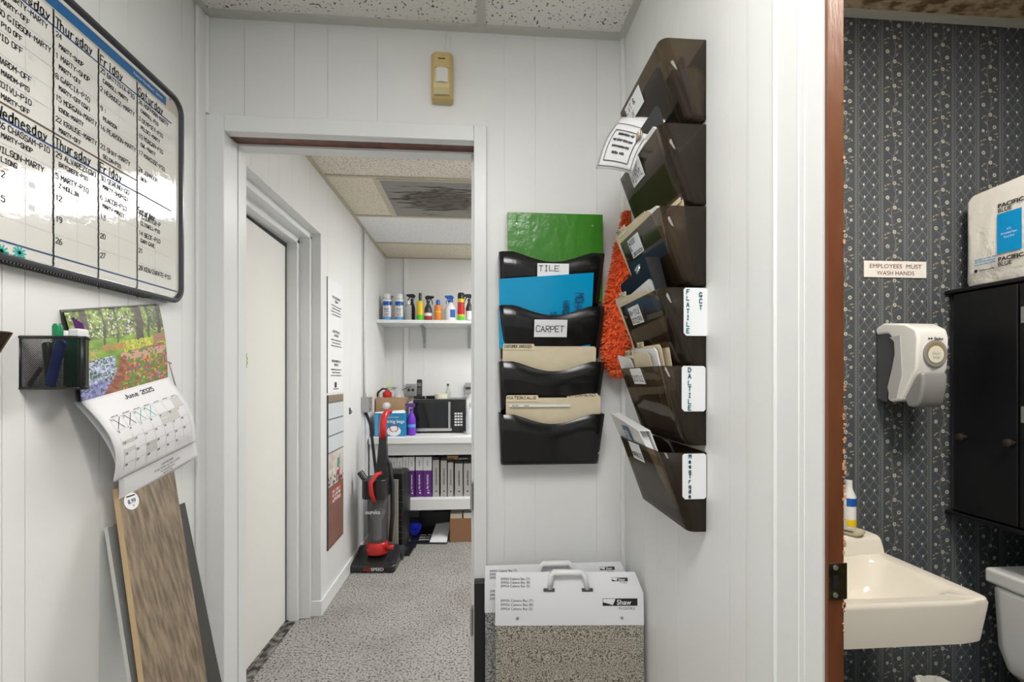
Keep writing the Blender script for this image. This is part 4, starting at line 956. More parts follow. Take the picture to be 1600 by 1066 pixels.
# pocket 4
t = thing('binder', 'dark navy ring binder with a chrome clip standing in the GCT pocket', 'binder', (x_(.04), 1.07, st[3]-.15))
b = B(); leaf(b, .985, 1.225, st[3]-.15, st[3]+.082, x_(.028), x_(.094), .003, dz=-.014); b.obj('back_cover', DKB, t, bevel=.001)
b = B(); b.hexa([(x_(.036), .979, st[3]-.14), (x_(.022), .979, st[3]-.14), (x_(.022), .984, st[3]-.14), (x_(.036), .984, st[3]-.14), (x_(.110), .979, st[3]+.080), (x_(.078), .979, st[3]+.080), (x_(.078), .984, st[3]+.080), (x_(.110), .984, st[3]+.080)]); b.obj('spine', BLK, t)
b = B(); q = Vector((x_(.112), 1.01, st[3]+.058)); b.tube([q+Vector((-.006+.004*math.sin(a), .012*math.cos(a), .010*math.sin(a))) for a in [k*.6 for k in range(8)]], .003); b.obj('ring_clip', SILVER, t, smooth=True)
b = B(); leaf(b, .995, 1.15, st[3]-.14, st[3]+.036, x_(.040), x_(.094), .005, dz=-.012); b.obj('paper_block', PAPER, t)
card('manila_folder', 'manila folder with tab reading MSI at the front of the GCT pocket', 'folder', 3, .985, 1.215, .012, x_(.036), x_(.098), None, .0012, .012, .016, (1.14, 1.20, .012, 'MSI'))
card('brown_card', 'brown card folder lying low inside the GCT pocket', 'folder', 3, .95, 1.13, -.045, x_(.020), x_(.040), mat('brown card', (.25, .19, .12), .7))
# pocket 5
card('manila_folder', 'manila folder at the front of the DAL TILE pocket with handwriting', 'folder', 4, 1.02, 1.19, .034, x_(.036), x_(.086), None, .0012, .006, .006, (1.12, 1.185, .008, 'Rust Oak'))
card('manila_folder', 'manila folder with raised tab standing in the middle of the DAL TILE pocket', 'folder', 4, .99, 1.175, .052, x_(.032), x_(.070), None, .0012, .004, .002, (1.09, 1.14, .012, 'RUSC'))
card('manila_folder', 'manila folder nearest the wall in the DAL TILE pocket', 'folder', 4, .975, 1.12, .056, x_(.028), x_(.058), None, .0012, .004, 0)
card('white_papers', 'white papers between the folders of the DAL TILE pocket', 'papers', 4, 1.00, 1.15, .044, x_(.034), x_(.078), PAPER, .004, .004, .004)
card('price_list', 'white printed price list at the far end of the DAL TILE pocket', 'papers', 4, 1.12, 1.22, .026, x_(.037), x_(.092), PAPER, .001, .012, .012)
card('black_folder', 'black folder against the wall in the DAL TILE pocket', 'folder', 4, .94, 1.10, .080, x_(.014), x_(.030), BLK, .006)
card('grey_card', 'grey card inside the lower half of the DAL TILE pocket', 'folder', 4, .95, 1.10, -.055, x_(.024), x_(.048), mat('grey card', (.16, .14, .13), .6))
# pocket 6
t = thing('binder', 'white ring binder leaning in the lowest smoked pocket', 'binder', (x_(.06), 1.08, st[5]-.14))
P0 = [at(948, 641, X=x_(.125)), at(1020, 666, X=x_(.100))]
y0, y1 = P0[1].y, P0[0].y; zt6 = st[5]+.045
b = B(); b.hexa([(x_(.040), .985, st[5]-.14), (x_(.037), .985, st[5]-.14), (x_(.037), 1.19, st[5]-.14), (x_(.040), 1.19, st[5]-.14), (x_(.112), 1.02, st[5]+.036), (x_(.109), 1.02, st[5]+.036), (x_(.109), 1.245, st[5]+.058), (x_(.112), 1.245, st[5]+.058)]); b.obj('front_cover', WHITE, t, bevel=.001)
b = B(); b.hexa([(x_(.030), .985, st[5]-.14), (x_(.027), .985, st[5]-.14), (x_(.027), 1.19, st[5]-.14), (x_(.030), 1.19, st[5]-.14), (x_(.086), 1.02, st[5]+.036), (x_(.083), 1.02, st[5]+.036), (x_(.083), 1.245, st[5]+.058), (x_(.086), 1.245, st[5]+.058)]); b.obj('back_cover', WHITE, t, bevel=.001)
b = B(); b.hexa([(x_(.037), .985, st[5]-.14), (x_(.030), .985, st[5]-.14), (x_(.030), 1.19, st[5]-.14), (x_(.037), 1.19, st[5]-.14), (x_(.109), 1.036, st[5]+.032), (x_(.087), 1.036, st[5]+.032), (x_(.087), 1.235, st[5]+.052), (x_(.109), 1.235, st[5]+.052)]); b.obj('paper_block', PAPER, t)
b = B(); b.hexa([(x_(.112), 1.018, st[5]+.034), (x_(.084), 1.018, st[5]+.034), (x_(.084), 1.245, st[5]+.056), (x_(.112), 1.245, st[5]+.056), (x_(.113), 1.03, st[5]+.037), (x_(.084), 1.03, st[5]+.037), (x_(.084), 1.246, st[5]+.060), (x_(.113), 1.246, st[5]+.060)]); b.obj('top_edge', WHITE, t)
upv = Vector((-.062, .045, .185)).normalized()
b = B(); fr = Fr((x_(.0975), 1.135, st[5]-.006), (0, -1, 0), (-.062, .03, .185)); fr.n = Vector((-1, 0, -.33)).normalized(); fr.slab(b, 0, 0, .045, .045, .0004, .001); hand(b, fr, .006, .012, 'PDL', .020, .003, 1, c=.0016)
b.obj('label', [mat('slate blue label', (.10, .17, .26), .4), PAPER], t)
# ------------------------------------------------------------------ carpet sample boards on the floor
SPK1 = mat('beige speckled carpet sample', (.66, .62, .52), .95, bump=(300, 1, .01), spots=(300, (.12, .10, .075), .38, .54, 2))
SPK2 = mat('grey speckled carpet sample', (.60, .59, .58), .95, bump=(260, 1, .01), spots=(260, (.10, .10, .10), .38, .56, 2))
CASE = mat('white card case', (.76, .765, .79), .4)
def sample(label, x0, x1, yf, ztop, zs, depth, carpet, tilt, handle_full=True):
    # zs height of the case's lower edge; the board leans back by tilt
    t = thing('carpet_sample_board', label, 'sample board', ((x0+x1)/2, yf, 0))
    lean_ = lambda z: yf+tilt*z/ztop
    zc = az((0), 925, Y=yf+tilt) if False else ztop-.075
    b = B(); zf = ztop-.048
    S = [(lean_(zs), zs), (lean_(zf), zf), (lean_(ztop)+depth*.75, ztop), (lean_(ztop)+depth, ztop-.006), (lean_(zs)+depth, zs)]
    i0 = .012
    b.bm.verts.ensure_lookup_table()
    Lp = [(x0, *S[0]), (x0, *S[1]), (x0+.002, *S[2]), (x0+.002, *S[3]), (x0, *S[4])]; Rp = [(x1, *S[0]), (x1, *S[1]), (x1-.018, *S[2]), (x1-.018, *S[3]), (x1, *S[4])]
    b.loft([Lp, Rp]); cs_ = b.obj('case', CASE, t, bevel=.0015)
    b = B(); b.hexa([(x0+.002, lean_(.002)+.002, .002), (x1-.001, lean_(.002)+.002, .002), (x1-.001, lean_(.002)+depth-.004, .002), (x0+.002, lean_(.002)+depth-.004, .002),
        (x0+.002, lean_(zs)+.002, zs+.002), (x1-.001, lean_(zs)+.002, zs+.002), (x1-.001, lean_(zs)+depth-.004, zs+.002), (x0+.002, lean_(zs)+depth-.004, zs+.002)]); b.obj('carpet', carpet, t, bevel=.002)
    upf = Vector((0, tilt/ztop, 1)).normalized(); f1 = Fr((x0, lean_(zs)-.0003, zs), (1, 0, 0), upf); hf = (zf-zs)
    w_ = x1-x0; b = B()
    for i, r in enumerate(('E9955 Cabana Bay (T)', 'E9956 Cabana Bay (B)', 'E9954 Cabana Bay (S)')): typed(b, f1, .016, hf-.024-.0115*i, r, .0072, 0, c=.0008, sx=1.05)
    PT = [mat('dark grey print', (.11, .11, .12), .5), INK, PAPER]; b.obj('printed_text', PT, cs_); b = B()
    def logo(fr, a, z, s):
        fr.quad(b, a+.38*s*2.1, z, a+1.05*s*2.1, z+.45*s, .0008, 1); fr.line(b, a, z+.45*s, a+.8*s, z+.45*s, .0008, .0008, 1); fr.line(b, a, z, a, z+.45*s, .0008, .0008, 1)
        b.face([fr.p(a, z, .0008), fr.p(a+.75*s, z, .0008), fr.p(a+.35*s, z+.13*s, .0008), fr.p(a, z+.22*s, .0008)], 1); b.face([fr.p(a+.62*s, z, .0008), fr.p(a+.82*s, z, .0008), fr.p(a+.82*s, z+.42*s, .0008)], 1)
        typed(b, fr, a+.88*s, z+.07*s, 'Shaw', .32*s, 2, c=.0012, sx=1.0, bold=.02); typed(b, fr, a+1.0*s, z-.25*s, 'FLOORS', .16*s, 0, c=.0008, sx=1.3)
    logo(f1, w_-.118, hf-.036, .045); b.obj('logo', PT, cs_); b = B()
    f2 = Fr((x0+.002, lean_(zf)-.0003, zf), (1, 0, 0), (0, depth*.75+tilt*(ztop-zf)/ztop, ztop-zf))
    for i, r in enumerate(('E9955 Cabana Bay (T)', 'E9956 Cabana Bay (B)', 'E9954 Cabana Bay (S)')): typed(b, f2, .014, .034-.0095*i, r, .0066, 1, c=.0010, sx=1.05)
    b.obj('printed_text', PT, cs_); b = B(); logo(f2, w_-.090, .030, .021); b.obj('logo', PT, cs_)
    for f in (.15, .85):
        q = B(); p = f1.p(w_*f, .022, 0); q.tube([p, p-Vector((0, .0022, 0))], .0042, 12); q.obj('rivet', DULL, cs_)
    hb = f2.p(w_*.5-.085, .022, 0); b = B(); xh = x0+w_*.485
    o1, o2, o3 = f2.p(xh-x0-.052, .010, .001), f2.p(xh-x0-.048, .042, .018), f2.p(xh-x0-.040, .052, .020)
    o4, o5, o6 = f2.p(xh-x0+.040, .052, .020), f2.p(xh-x0+.050, .042, .018), f2.p(xh-x0+.056, .010, .001)
    b.tube([o1, o2, o3, o4, o5, o6], [.007, .0085, .0088, .0088, .0085, .007], 10); b.obj('handle', WHITE, t, smooth=True)
    for xx in (-.054, .056):
        q = B(); f2.slab(q, xh-x0+xx-.016, .003, xh-x0+xx+.016, .012, .0004, .004); q.obj('handle_bracket', DARK, t, bevel=.001)
    return t
x0, x1 = ax(772, 1.282), .470
zt1 = az(880, 893, Y=1.300)
fb = sample('front carpet sample board with white printed case, handle and beige speckled carpet', x0, x1, 1.232, zt1, az(880, 977, Y=1.268), .034, SPK1, .038); fb.rotation_euler.z = -YAW*.9
y2_ = 1.40; x0, x1 = ax(757, y2_), ax(975, y2_+.03); x1 = x0+.452
sample('rear carpet sample board with grey speckled carpet, mostly hidden behind the front one', x0, x1, y2_-.045, az(870, 880, Y=y2_+.0), az(870, 952, Y=y2_-.02), .030, SPK2, .020)
xb0 = ax(741, 1.43)
b = B(); b.box((xb0, 1.412, 0), (xb0+.49, 1.446, az(745, 911, Y=1.412))); b.obj('display_board', BLK, loc=(xb0+.24, 1.43, 0), bevel=.003)
ob = [o for o in C.objects if o.name == 'display_board'][0]; tag(ob, 'black display board standing against the wall behind the carpet sample boards', 'display board')
b = B(); b.box((ax(990, 1.43), 1.385, 0), (ax(1011, 1.43), 1.408, az(1008, 975, Y=1.39))); tag(b.obj('dark_sample', DARK, loc=(ax(1000, 1.4), 1.395, 0), bevel=.002), 'dark sample board edge showing at the right behind the front carpet sample', 'sample board')
# ================================================================== HALL
# return air grille in the ceiling
vt = thing('ceiling_vent', 'dusty square mesh return air grille in the hall ceiling', 'vent', (-.27, 2.87, CE-.012))
vx0, vx1, vy0, vy1 = -.578, .03, 2.571, 3.164
b = B()
for a, c in (((vx0, vy0), (vx1, vy0+.016)), ((vx0, vy1-.016), (vx1, vy1)), ((vx0, vy0+.016), (vx0+.016, vy1-.016)), ((vx1-.016, vy0+.016), (vx1, vy1-.016))): b.box((*a, CE-.010), (*c, CE-.0005))
b.obj('frame', GRIDH, vt)
VM = mat('dusty perforated grille', (.34, .33, .30), .7); n, l = VM.node_tree.nodes, VM.node_tree.links
tc = [x for x in n if x.type == 'TEX_COORD'][0]; mp = n.new('ShaderNodeMapping'); mp.inputs['Scale'].default_value = (1.5, 2.2, 1); mp.inputs['Location'].default_value = (-.06, .03, 0); l.new(tc.outputs['Object'], mp.inputs[0])
ln = n.new('ShaderNodeVectorMath'); ln.operation = 'LENGTH'; l.new(mp.outputs[0], ln.inputs[0])
wv = n.new('ShaderNodeTexNoise'); wv.inputs['Scale'].default_value = 9; wv.inputs['Detail'].default_value = 6
m3 = n.new('ShaderNodeMapping'); m3.inputs['Scale'].default_value = (.6, 4, 1); l.new(tc.outputs['Object'], m3.inputs[0]); l.new(m3.outputs[0], wv.inputs['Vector'])
ad = n.new('ShaderNodeMath'); ad.operation = 'MULTIPLY_ADD'; l.new(wv.outputs['Fac'], ad.inputs[0]); ad.inputs[1].default_value = 1.1; l.new(ln.outputs['Value'], ad.inputs[2])
rp = n.new('ShaderNodeValToRGB'); l.new(ad.outputs[0], rp.inputs[0]); el = rp.color_ramp.elements
el[0].position = .45; el[0].color = (.30, .28, .25, 1); el[1].position = 1.0; el[1].color = (.36, .35, .32, 1)
for ps, cc in ((.62, (.10, .08, .06)), (.74, (.24, .22, .19)), (.84, (.07, .055, .04))): e = el.new(ps); e.color = (*cc, 1)
l.new(rp.outputs[0], n['Principled BSDF'].inputs['Base Color'])
b = B(); 
x = vx0+.016
while x < vx1-.017: b.box((x, vy0+.016, CE-.0065), (x+.0035, vy1-.016, CE-.0035)); x += .0085
y = vy0+.016
while y < vy1-.017: b.box((vx0+.016, y, CE-.007), (vx1-.016, y+.0035, CE-.003)); y += .0085
b.box((vx0+.016, vy0+.016, CE-.002), (vx1-.016, vy1-.016, CE-.001), 0)
b.obj('grille', VM, vt)
# long narrow poster strips on the hall wall
py0, py1 = ay(511, XH), ay(535, XH)
zt_p, zm_p, zb_p = az(511, 432, X=XH), az(511, 618, X=XH), az(511, 861, X=XH)
t = thing('notice', 'tall white printed notice with three bold headings on the hall wall', 'notice', (XH, (py0+py1)/2, zm_p+.03))
b = B(); b.box((XH+.0002, py0, zm_p+.012), (XH+.003, py1, zt_p)); b.obj('sheet', PAPER, t)
fr = Fr((XH+.003, py0, zm_p+.03), (0, 1, 0), (0, 0, 1)); H_ = zt_p-zm_p; b = B()
for f_, l1, l2 in ((.80, 'EXTRAORDINARY', 'CLEAN'), (.50, 'EXCEPTIONALLY', 'DURABLE'), (.24, 'ENVIRONMENTALLY', 'FRIENDLY')):
    typed(b, fr, (py1-py0)*.55, H_*f_, l1, .0155, 0, 'CENTER', .0005, .9, .03); typed(b, fr, (py1-py0)*.55, H_*f_-.022, l2, .0155, 0, 'CENTER', .0005, .9, .03)
    for k in range(3 if f_ < .7 else 4): scribble(b, fr, .06+.02*(k % 2), .26-.02*(k % 2), H_*f_-.048-.018*k, .009, 0, .0005)
fr.quad(b, .125, .012, .165, .045, .0005); scribble(b, fr, .10, .20, .0, .008, 0, .0005)
b.obj('headings', INK, t)
b = B(); b.box((XH+.0002, py0-.005, zm_p+.012), (XH+.004, py0, zt_p)); b.obj('dark_edge', DARK, t)
def poster(u, v):
    if v > .955: return (.24, .19, .13)
    if v > .62:
        c = (.62, .66, .68)
        if abs((u*3) % 1-.5) > .46 or abs(((v-.62)*9) % 1-.5) > .46: c = (.12, .13, .13)
        return c
    if v > .40:
        c = mixc((.70, .66, .60), (.50, .40, .36), sm(u*8, v*40))
        tw = (.66-v)*.9
        if abs(u-.42) < tw*.5 and sm(u*14, v*60, 2) > .2: c = mixc((.78, .76, .70), (.45, .43, .38), sm(u*20, v*70, 7))
        if abs(u-.64) < .08 and .50 < v < .56: c = (.10, .30, .22)
        if abs(u-.72) < .2 and v < .50 and n_h(u, v) > .5: c = (.40, .06, .06)
        if v < .46 and noise2(int(u*14), int(v*80), 3) > .62: c = (.10, .10, .12)
        return c
    c = mixc((.27, .135, .105), (.22, .105, .08), sm(u*10, v*30, 1))
    if .28 < v < .38 and .22 < u < .85:
        if abs(((v-.28)*32) % 1-.5) < .3 and noise2(int(u*22), int(v*100), 5) > .3: c = (.72, .55, .5)
        if not (.26 < u < .80) or v > .372 or v < .286: c = (.55, .06, .05)
    return c
n_h = lambda u, v: noise2(int(u*12), int(v*60), 8)
t = thing('poster', 'tall lobby picture poster with brown lower half on the hall wall', 'poster', (XH, (py0+py1)/2, zb_p))
sheet('print', [[Vector((XH+.006, py0+(py1-py0)*i/30, zb_p+(zm_p-zb_p)*j/110)) for i in range(31)] for j in range(111)], 30, poster, t, .004, .4)
b = B(); b.box((XH+.0002, py0-.006, zb_p), (XH+.008, py0-.0005, zm_p)); b.obj('dark_edge', DARK, t)
b = B(); q = at(546, 643, X=XH); b.box((XH+.0003, q.y-.008, q.z-.02), (XH+.006, q.y+.008, q.z+.024)); b.tube([(XH+.006, q.y, q.z+.01), (XH+.016, q.y, q.z), (XH+.012, q.y, q.z-.014)], .003)
tag(b.obj('wall_hook', DARK, loc=(XH, q.y, q.z)), 'small dark hook on the hall wall beside the tall poster', 'hook')
# junction box and conduit
t = thing('junction_box', 'galvanised electrical junction box with conduit on the hall wall', 'junction box', (XH, YP+.05, az(570, 643, X=XH)))
zj0, zj1 = az(570, 643, X=XH), az(570, 620, X=XH)
b = B(); b.box((XH+.001, YP-.02, zj0), (XH+.055, YP+.10, zj1)); b.obj('box', DULL, t, bevel=.004)
b = B(); b.tube([(XH+.018, YP+.008, zj1), (XH+.018, YP+.008, CE-.02)], .008, 10); b.obj('conduit', mat('white painted conduit', (.74, .74, .72), .4), t, smooth=True)
b = B(); b.tube([(XH+.018, YP+.008, zj1-.001), (XH+.018, YP+.008, zj1+.025)], .014, 8); b.obj('connector', DULL, t)
for k in range(2): b = B(); b.tube([(XH+.055, YP+.02+.04*k, zj0+.02+.05*k), (XH+.0575, YP+.02+.04*k, zj0+.02+.05*k)], .005, 8); b.obj('screw', DARK, t)
# ------------------------------------------------------------------ shelf unit
YS = 3.60; zC = .845; zS = az(650, 780, Y=YS)
su = thing('shelf_unit', 'white painted built in counter with a shelf below at the end of the hall', 'shelf unit', (-.3, 3.9, 0))
XR2 = .55
b = B(); b.box((XH+.013, YS-.02, zC-.055), (XR2, 4.268, zC)); b.obj('worktop', TRIM, su, bevel=.006)
b = B(); b.box((XH+.04, YS+.02, zC-.15), (XR2, YS+.04, zC-.055)); b.obj('apron', TRIMW, su, bevel=.002)
b = B(); b.box((XH+.014, YS+.0, zS-.02), (XR2, 4.268, zS)); b.obj('shelf', TRIM, su, bevel=.002)
b = B(); b.box((XH+.014, YS-.018, zS-.085), (XR2, YS, zS)); b.obj('shelf_front', TRIM, su, bevel=.002)
for x in (XH+.014, XR2-.03): b = B(); b.box((x, YS+.005, 0), (x+.06, YS+.045, zC-.055)); b.box((x, YS+.045, .02), (x+.018, 4.268, zC-.055)); b.obj('leg', TRIMW, su, bevel=.002)
# upper shelf
zU = 1.812
us = thing('wall_shelf', 'white wall shelf holding cleaning bottles on the end wall of the hall', 'shelf', (-.3, 4.1, zU-.03))
b = B(); b.box((XH+.001, 3.905, zU-.028), (XR2, 4.2695, zU)); b.obj('board', TRIM, us, bevel=.003)
for px in (663, 733):
    x = ax(px, 4.26); b = B(); b.box((x-.012, 4.262, zU-.22), (x+.012, 4.2695, zU-.029)); b.box((x-.010, 4.02, zU-.036), (x+.010, 4.262, zU-.029)); b.hexa([(x-.006, 4.25, zU-.17), (x+.006, 4.25, zU-.17), (x+.006, 4.262, zU-.17), (x-.006, 4.262, zU-.17), (x-.006, 4.05, zU-.036), (x+.006, 4.05, zU-.036), (x+.006, 4.07, zU-.036), (x-.006, 4.07, zU-.036)]); b.obj('bracket', DULL, us)
# bottles
def col(name, c, rough=.3): return mat(name, c, rough)
cW, cB, cG, cY, cO, cR, cP = col('white bottle', (.78, .79, .80)), col('blue bottle print', (.01, .10, .42)), col('lime green label', (.12, .62, .03)), col('yellow bottle', (.80, .55, .01)), col('orange bottle', (.80, .24, .02)), col('red can', (.55, .02, .02), .25), col('purple bottle', (.16, .03, .50))
cLB = col('light blue print', (.10, .38, .68)); cGY = col('grey bottle', (.22, .22, .23)); cCL = mat('clear bottle', (.55, .58, .56), .08, alpha=(.55, (.85, .88, .86)))
def can(label, px, Y, zb_, r, h, bands, cap, group='cleaning bottles on the wall shelf', kind='spray_can', cat='spray can', capn='cap'):
    x = ax(px, Y); t = thing(kind, label, cat, (x, Y, zb_), 0, group)
    prof, ms, mats = [(r*.94, 0)], [], []
    for z0, z1, m in bands:
        if m not in mats: mats.append(m)
        prof.append((r, z0*h+.003 if z0 == 0 else z0*h)); ms.append(mats.index(m)); prof.append((r, z1*h)); ms.append(mats.index(m))
    prof.append((r*.72, h+.006)); ms.append(0)
    b = B(); b.lathe(prof, (x, Y, zb_), 20, 0, ms); b.obj('body', mats, t, smooth=True, auto=True)
    rc, hc, mc = cap
    b = B(); b.lathe([(rc, 0), (rc, hc*.8), (rc*.8, hc)], (x, Y, zb_+h+.006), 16); b.obj(capn, mc, t, smooth=True, auto=True)
    return t
def sprayer(label, px, Y, zb_, r, h, mb, mh, flip=1, bands=None, sy=1, group='cleaning bottles on the wall shelf'):
    x = ax(px, Y); t = thing('spray_bottle', label, 'spray bottle', (x, Y, zb_), 0, group)
    mats = [mb]; ms = []; prof = [(r*.92, 0), (r, .006)]; ms.append(0)
    for z0, z1, m in (bands or [(0, .62, mb)]):
        if m not in mats: mats.append(m)
        prof.append((r, z0*h+.0061)); ms.append(0); prof.append((r, z1*h)); ms.append(mats.index(m))
    for rr, zz in ((r*.98, .66), (r*.75, .78), (r*.42, .90), (r*.36, 1)): prof.append((rr, zz*h)); ms.append(0)
    b = B(); b.lathe(prof, (x, Y, zb_), 20, 0, ms, 1, sy); b.obj('body', mats, t, smooth=True, auto=True)
    z = zb_+h; b = B(); b.lathe([(r*.46, 0), (r*.46, .022)], (x, Y, z-.004), 14); 
    b.prism([(x-flip*.018, Y-.010, z+.020), (x+flip*.030, Y-.010, z+.030), (x+flip*.052, Y-.010, z+.044), (x+flip*.050, Y-.010, z+.056), (x-flip*.012, Y-.010, z+.060), (x-flip*.030, Y-.010, z+.044)], (0, .02, 0)); b.obj('spray_head', mh, t, bevel=.002)
    b = B(); b.tube([(x+flip*.022, Y, z+.028), (x+flip*.036, Y, z+.006), (x+flip*.038, Y, z-.020)], [.005, .004, .003], 8); b.obj('trigger', mh, t, smooth=True)
    return t
zz = zU+.001
sprayer('grey spray bottle behind the first two blue and white cans on the shelf', 606, 4.16, zz, .036, .19, cGY, GREY, 1)
for px, lb in ((605, 'blue and white disinfectant spray can, leftmost on the wall shelf'), (624, 'blue and white disinfectant spray can, second from the left on the wall shelf')):
    t = can(lb, px, 4.0, zz, .0365, .185, [(0, .18, cLB), (.18, .72, cW), (.72, .90, cB), (.90, 1, cW)], (.030, .045, cW))
    x = ax(px, 4.0); b = B(); fr = Fr((x-.028, 4.0-.0372, zz), (1, 0, 0), (0, 0, 1))
    for k, m in ((.145, 0), (.118, 1), (.105, 1), (.088, 0), (.070, 2), (.058, 2)): scribble(b, fr, .008, .048, k-.02, .010, m, .0006)
    b.obj('label_print', [cB, INK, cR], t)
can('small clear bottle on the wall shelf between the blue cans and the yellow bottle', 638, 3.99, zz, .029, .135, [(0, 1, cCL)], (.012, .035, cW), kind='bottle', cat='bottle')
sprayer('black trigger spray bottle behind the small clear bottle', 644, 4.12, zz, .028, .20, BLK, BLK, -1)
t = can('yellow bottle with lime green base and dark cap on the wall shelf', 656.5, 3.99, zz, .030, .17, [(0, .30, cG), (.30, 1, cY)], (.013, .070, DARK), kind='bottle', cat='bottle')
t = sprayer('charcoal cleaner spray bottle with red and white label on the wall shelf', 669, 4.0, zz, .034, .165, DARK, BLK, 1, [(.05, .22, cR), (.22, .42, cW), (.42, .62, DARK)])
t = can('orange bottle with blue cap on the wall shelf', 684.5, 3.99, zz, .031, .135, [(0, .55, cO), (.55, .62, cY), (.62, 1, cO)], (.018, .045, cB), kind='bottle', cat='bottle')
t = sprayer('white spray bottle with blue head and label on the wall shelf', 704, 4.0, zz, .049, .17, cW, cB, -1)
x = ax(704, 4.0); b = B(); b.loft([[(x+.0495*math.sin(a), 4.0-.0495*math.cos(a), zz+z) for a in [.0, .25, .5, .75, 1.0]] for z in (.03, .10)], cap=False, closed=False); b.obj('label', cB, t, solid=.001)
t = can('red and yellow insecticide can with black cap on the wall shelf', 720.5, 3.99, zz, .031, .195, [(0, .22, cG), (.22, .30, cY), (.30, .85, cR), (.85, 1, cY)], (.030, .050, BLK))
sprayer('dark spray bottle with white label, rightmost visible on the wall shelf', 733, 4.03, zz, .03, .19, DARK, BLK, -1, [(.05, .5, cW)])
# ------------------------------------------------------------------ things on the counter
zc = zC+.001
mY = 3.82; mx0, mx1 = ax(645, mY), ax(728, mY); mz1 = az(690, 624, Y=mY)
mw = thing('microwave', 'silver and black microwave oven on the hall counter', 'microwave', ((mx0+mx1)/2, mY+.15, zc))
b = B(); b.box((mx0, mY+.012, zc+.012), (mx1, mY+.32, mz1)); b.obj('casing', mat('dark grey metal', (.10, .10, .10), .35, .4), mw, bevel=.004)
mxd = mx0+(mx1-mx0)*.74
b = B(); b.box((mx0+.002, mY, zc+.014), (mxd, mY+.012, mz1-.004)); d_ = b.obj('door', mat('dark oven door', (.02, .02, .022), .15), mw, bevel=.002); b = B(); b.box((mx0+.004, mY-.0025, zc+.016), (mxd-.004, mY-.0003, zc+.040)); b.obj('lower_strip', SILVER, d_)
b = B(); b.box((mx0+.030, mY-.002, zc+.052), (mxd-.045, mY+.001, mz1-.028)); b.obj('window', mat('dark oven glass', (.012, .012, .014), .06), d_)
b = B(); b.box((mxd-.032, mY-.022, zc+.045), (mxd-.014, mY-.014, mz1-.022)); b.box((mxd-.030, mY-.016, zc+.05), (mxd-.016, mY+.001, zc+.06)); b.box((mxd-.030, mY-.016, mz1-.04), (mxd-.016, mY+.001, mz1-.03)); b.obj('handle', SILVER, d_, bevel=.002)
b = B(); b.box((mxd+.001, mY, zc+.014), (mx1-.002, mY+.012, mz1-.004)); cp = b.obj('control_panel', BLK, mw)
for i in range(3):
    for j in range(5): b = B(); b.box((mxd+.020+.024*i, mY-.001, zc+.06+.024*j), (mxd+.038+.024*i, mY+.001, zc+.075+.024*j)); b.obj('button', cW, cp)
for xx in (mx0+.03, mx1-.06):
    b = B(); b.box((xx, mY+.03, zc), (xx+.03, mY+.06, zc+.012)); b.obj('foot', BLK, mw)
mt = mz1+.001
# on the microwave
x = ax(655, 3.95); t = thing('cordless_phone', 'black cordless phone standing in its charger on the microwave', 'phone', (x, 3.95, mt))
b = B(); b.box((x-.045, 3.92, mt), (x+.05, 3.99, mt+.022)); b.obj('charger', BLK, t, bevel=.005)
b = B(); b.hexa([(x-.024, 3.945, mt+.012), (x+.024, 3.945, mt+.012), (x+.024, 3.968, mt+.012), (x-.024, 3.968, mt+.012), (x-.022, 3.965, mt+.165), (x+.022, 3.965, mt+.165), (x+.022, 3.988, mt+.165), (x-.022, 3.988, mt+.165)]); h_ = b.obj('handset', BLK, t, bevel=.005)
b = B(); fr = Fr((x, 3.9445, mt+.012), (1, 0, 0), (0, .02, .153)); fr.slab(b, -.014, .095, .014, .125, .0004, .0012); b.obj('screen', mat('grey lcd', (.16, .2, .19), .2), h_)
for i in range(3):
    for j in range(4): b = B(); fr.slab(b, -.014+.010*i, .03+.014*j, -.007+.010*i, .037+.014*j, .0004, .0014); b.obj('key', GREY, h_)
x = ax(674, 3.92); t = B().lathe([(.043, 0), (.050, .024), (.048, .024), (.041, .003)], (x, 3.92, mt), 24).obj('ashtray', BLK, loc=(x, 3.92, mt), smooth=True, auto=True); tag(t, 'low black round dish on the microwave behind the tape roll', 'dish')
x = ax(689, 3.87); t = B().lathe([(.055, 0), (.055, .040), (.036, .040), (.036, 0)], (x, 3.89, mt+.001), 28).obj('tape_roll', mat('cream masking tape', (.66, .66, .50), .6), loc=(x, 3.89, mt), smooth=True, auto=True); tag(t, 'roll of cream masking tape lying on the microwave', 'tape roll')
x = ax(699.5, 3.94); t = thing('glass_bottle', 'small clear glass bottle with green cap on the microwave', 'bottle', (x, 3.965, mt))
B().lathe([(.022, 0), (.023, .05), (.010, .085), (.009, .11)], (x, 3.975, mt), 16).obj('glass', cCL, t, smooth=True, auto=True); B().lathe([(.011, 0), (.011, .018)], (x, 3.975, mt+.11), 12).obj('cap', mat('dark green cap', (.0, .13, .07), .3), t)
# outlets on the wall
for px0, px1, py0_, py1_, lb in ((634, 650, 600, 619, 'metal double power outlet box on the end wall behind the phone'), (727, 736, 598, 616, 'grey power outlet box on the end wall at the right above the microwave')):
    x0, x1, z0, z1 = ax(px0, 4.22), ax(px1, 4.22), az(640, py1_, Y=4.22), az(640, py0_, Y=4.22)
    t = thing('power_outlet', lb, 'outlet', ((x0+x1)/2, 4.27, z0)); b = B(); b.box((x0, 4.215, z0), (x1, 4.2485, z1)); b.obj('box', DULL, t, bevel=.003)
    for k in range(2): b = B(); xx = x0+(x1-x0)*(.3+.4*k); b.lathe([(.014, 0), (.014, .003)], (0, 0, 0), 16); bmesh.ops.transform(b.bm, matrix=Matrix.Translation((xx, 4.215, (z0+z1)/2)) @ Matrix.Rotation(math.pi/2, 4, 'X'), verts=b.bm.verts); b.obj('socket', DARK, t)
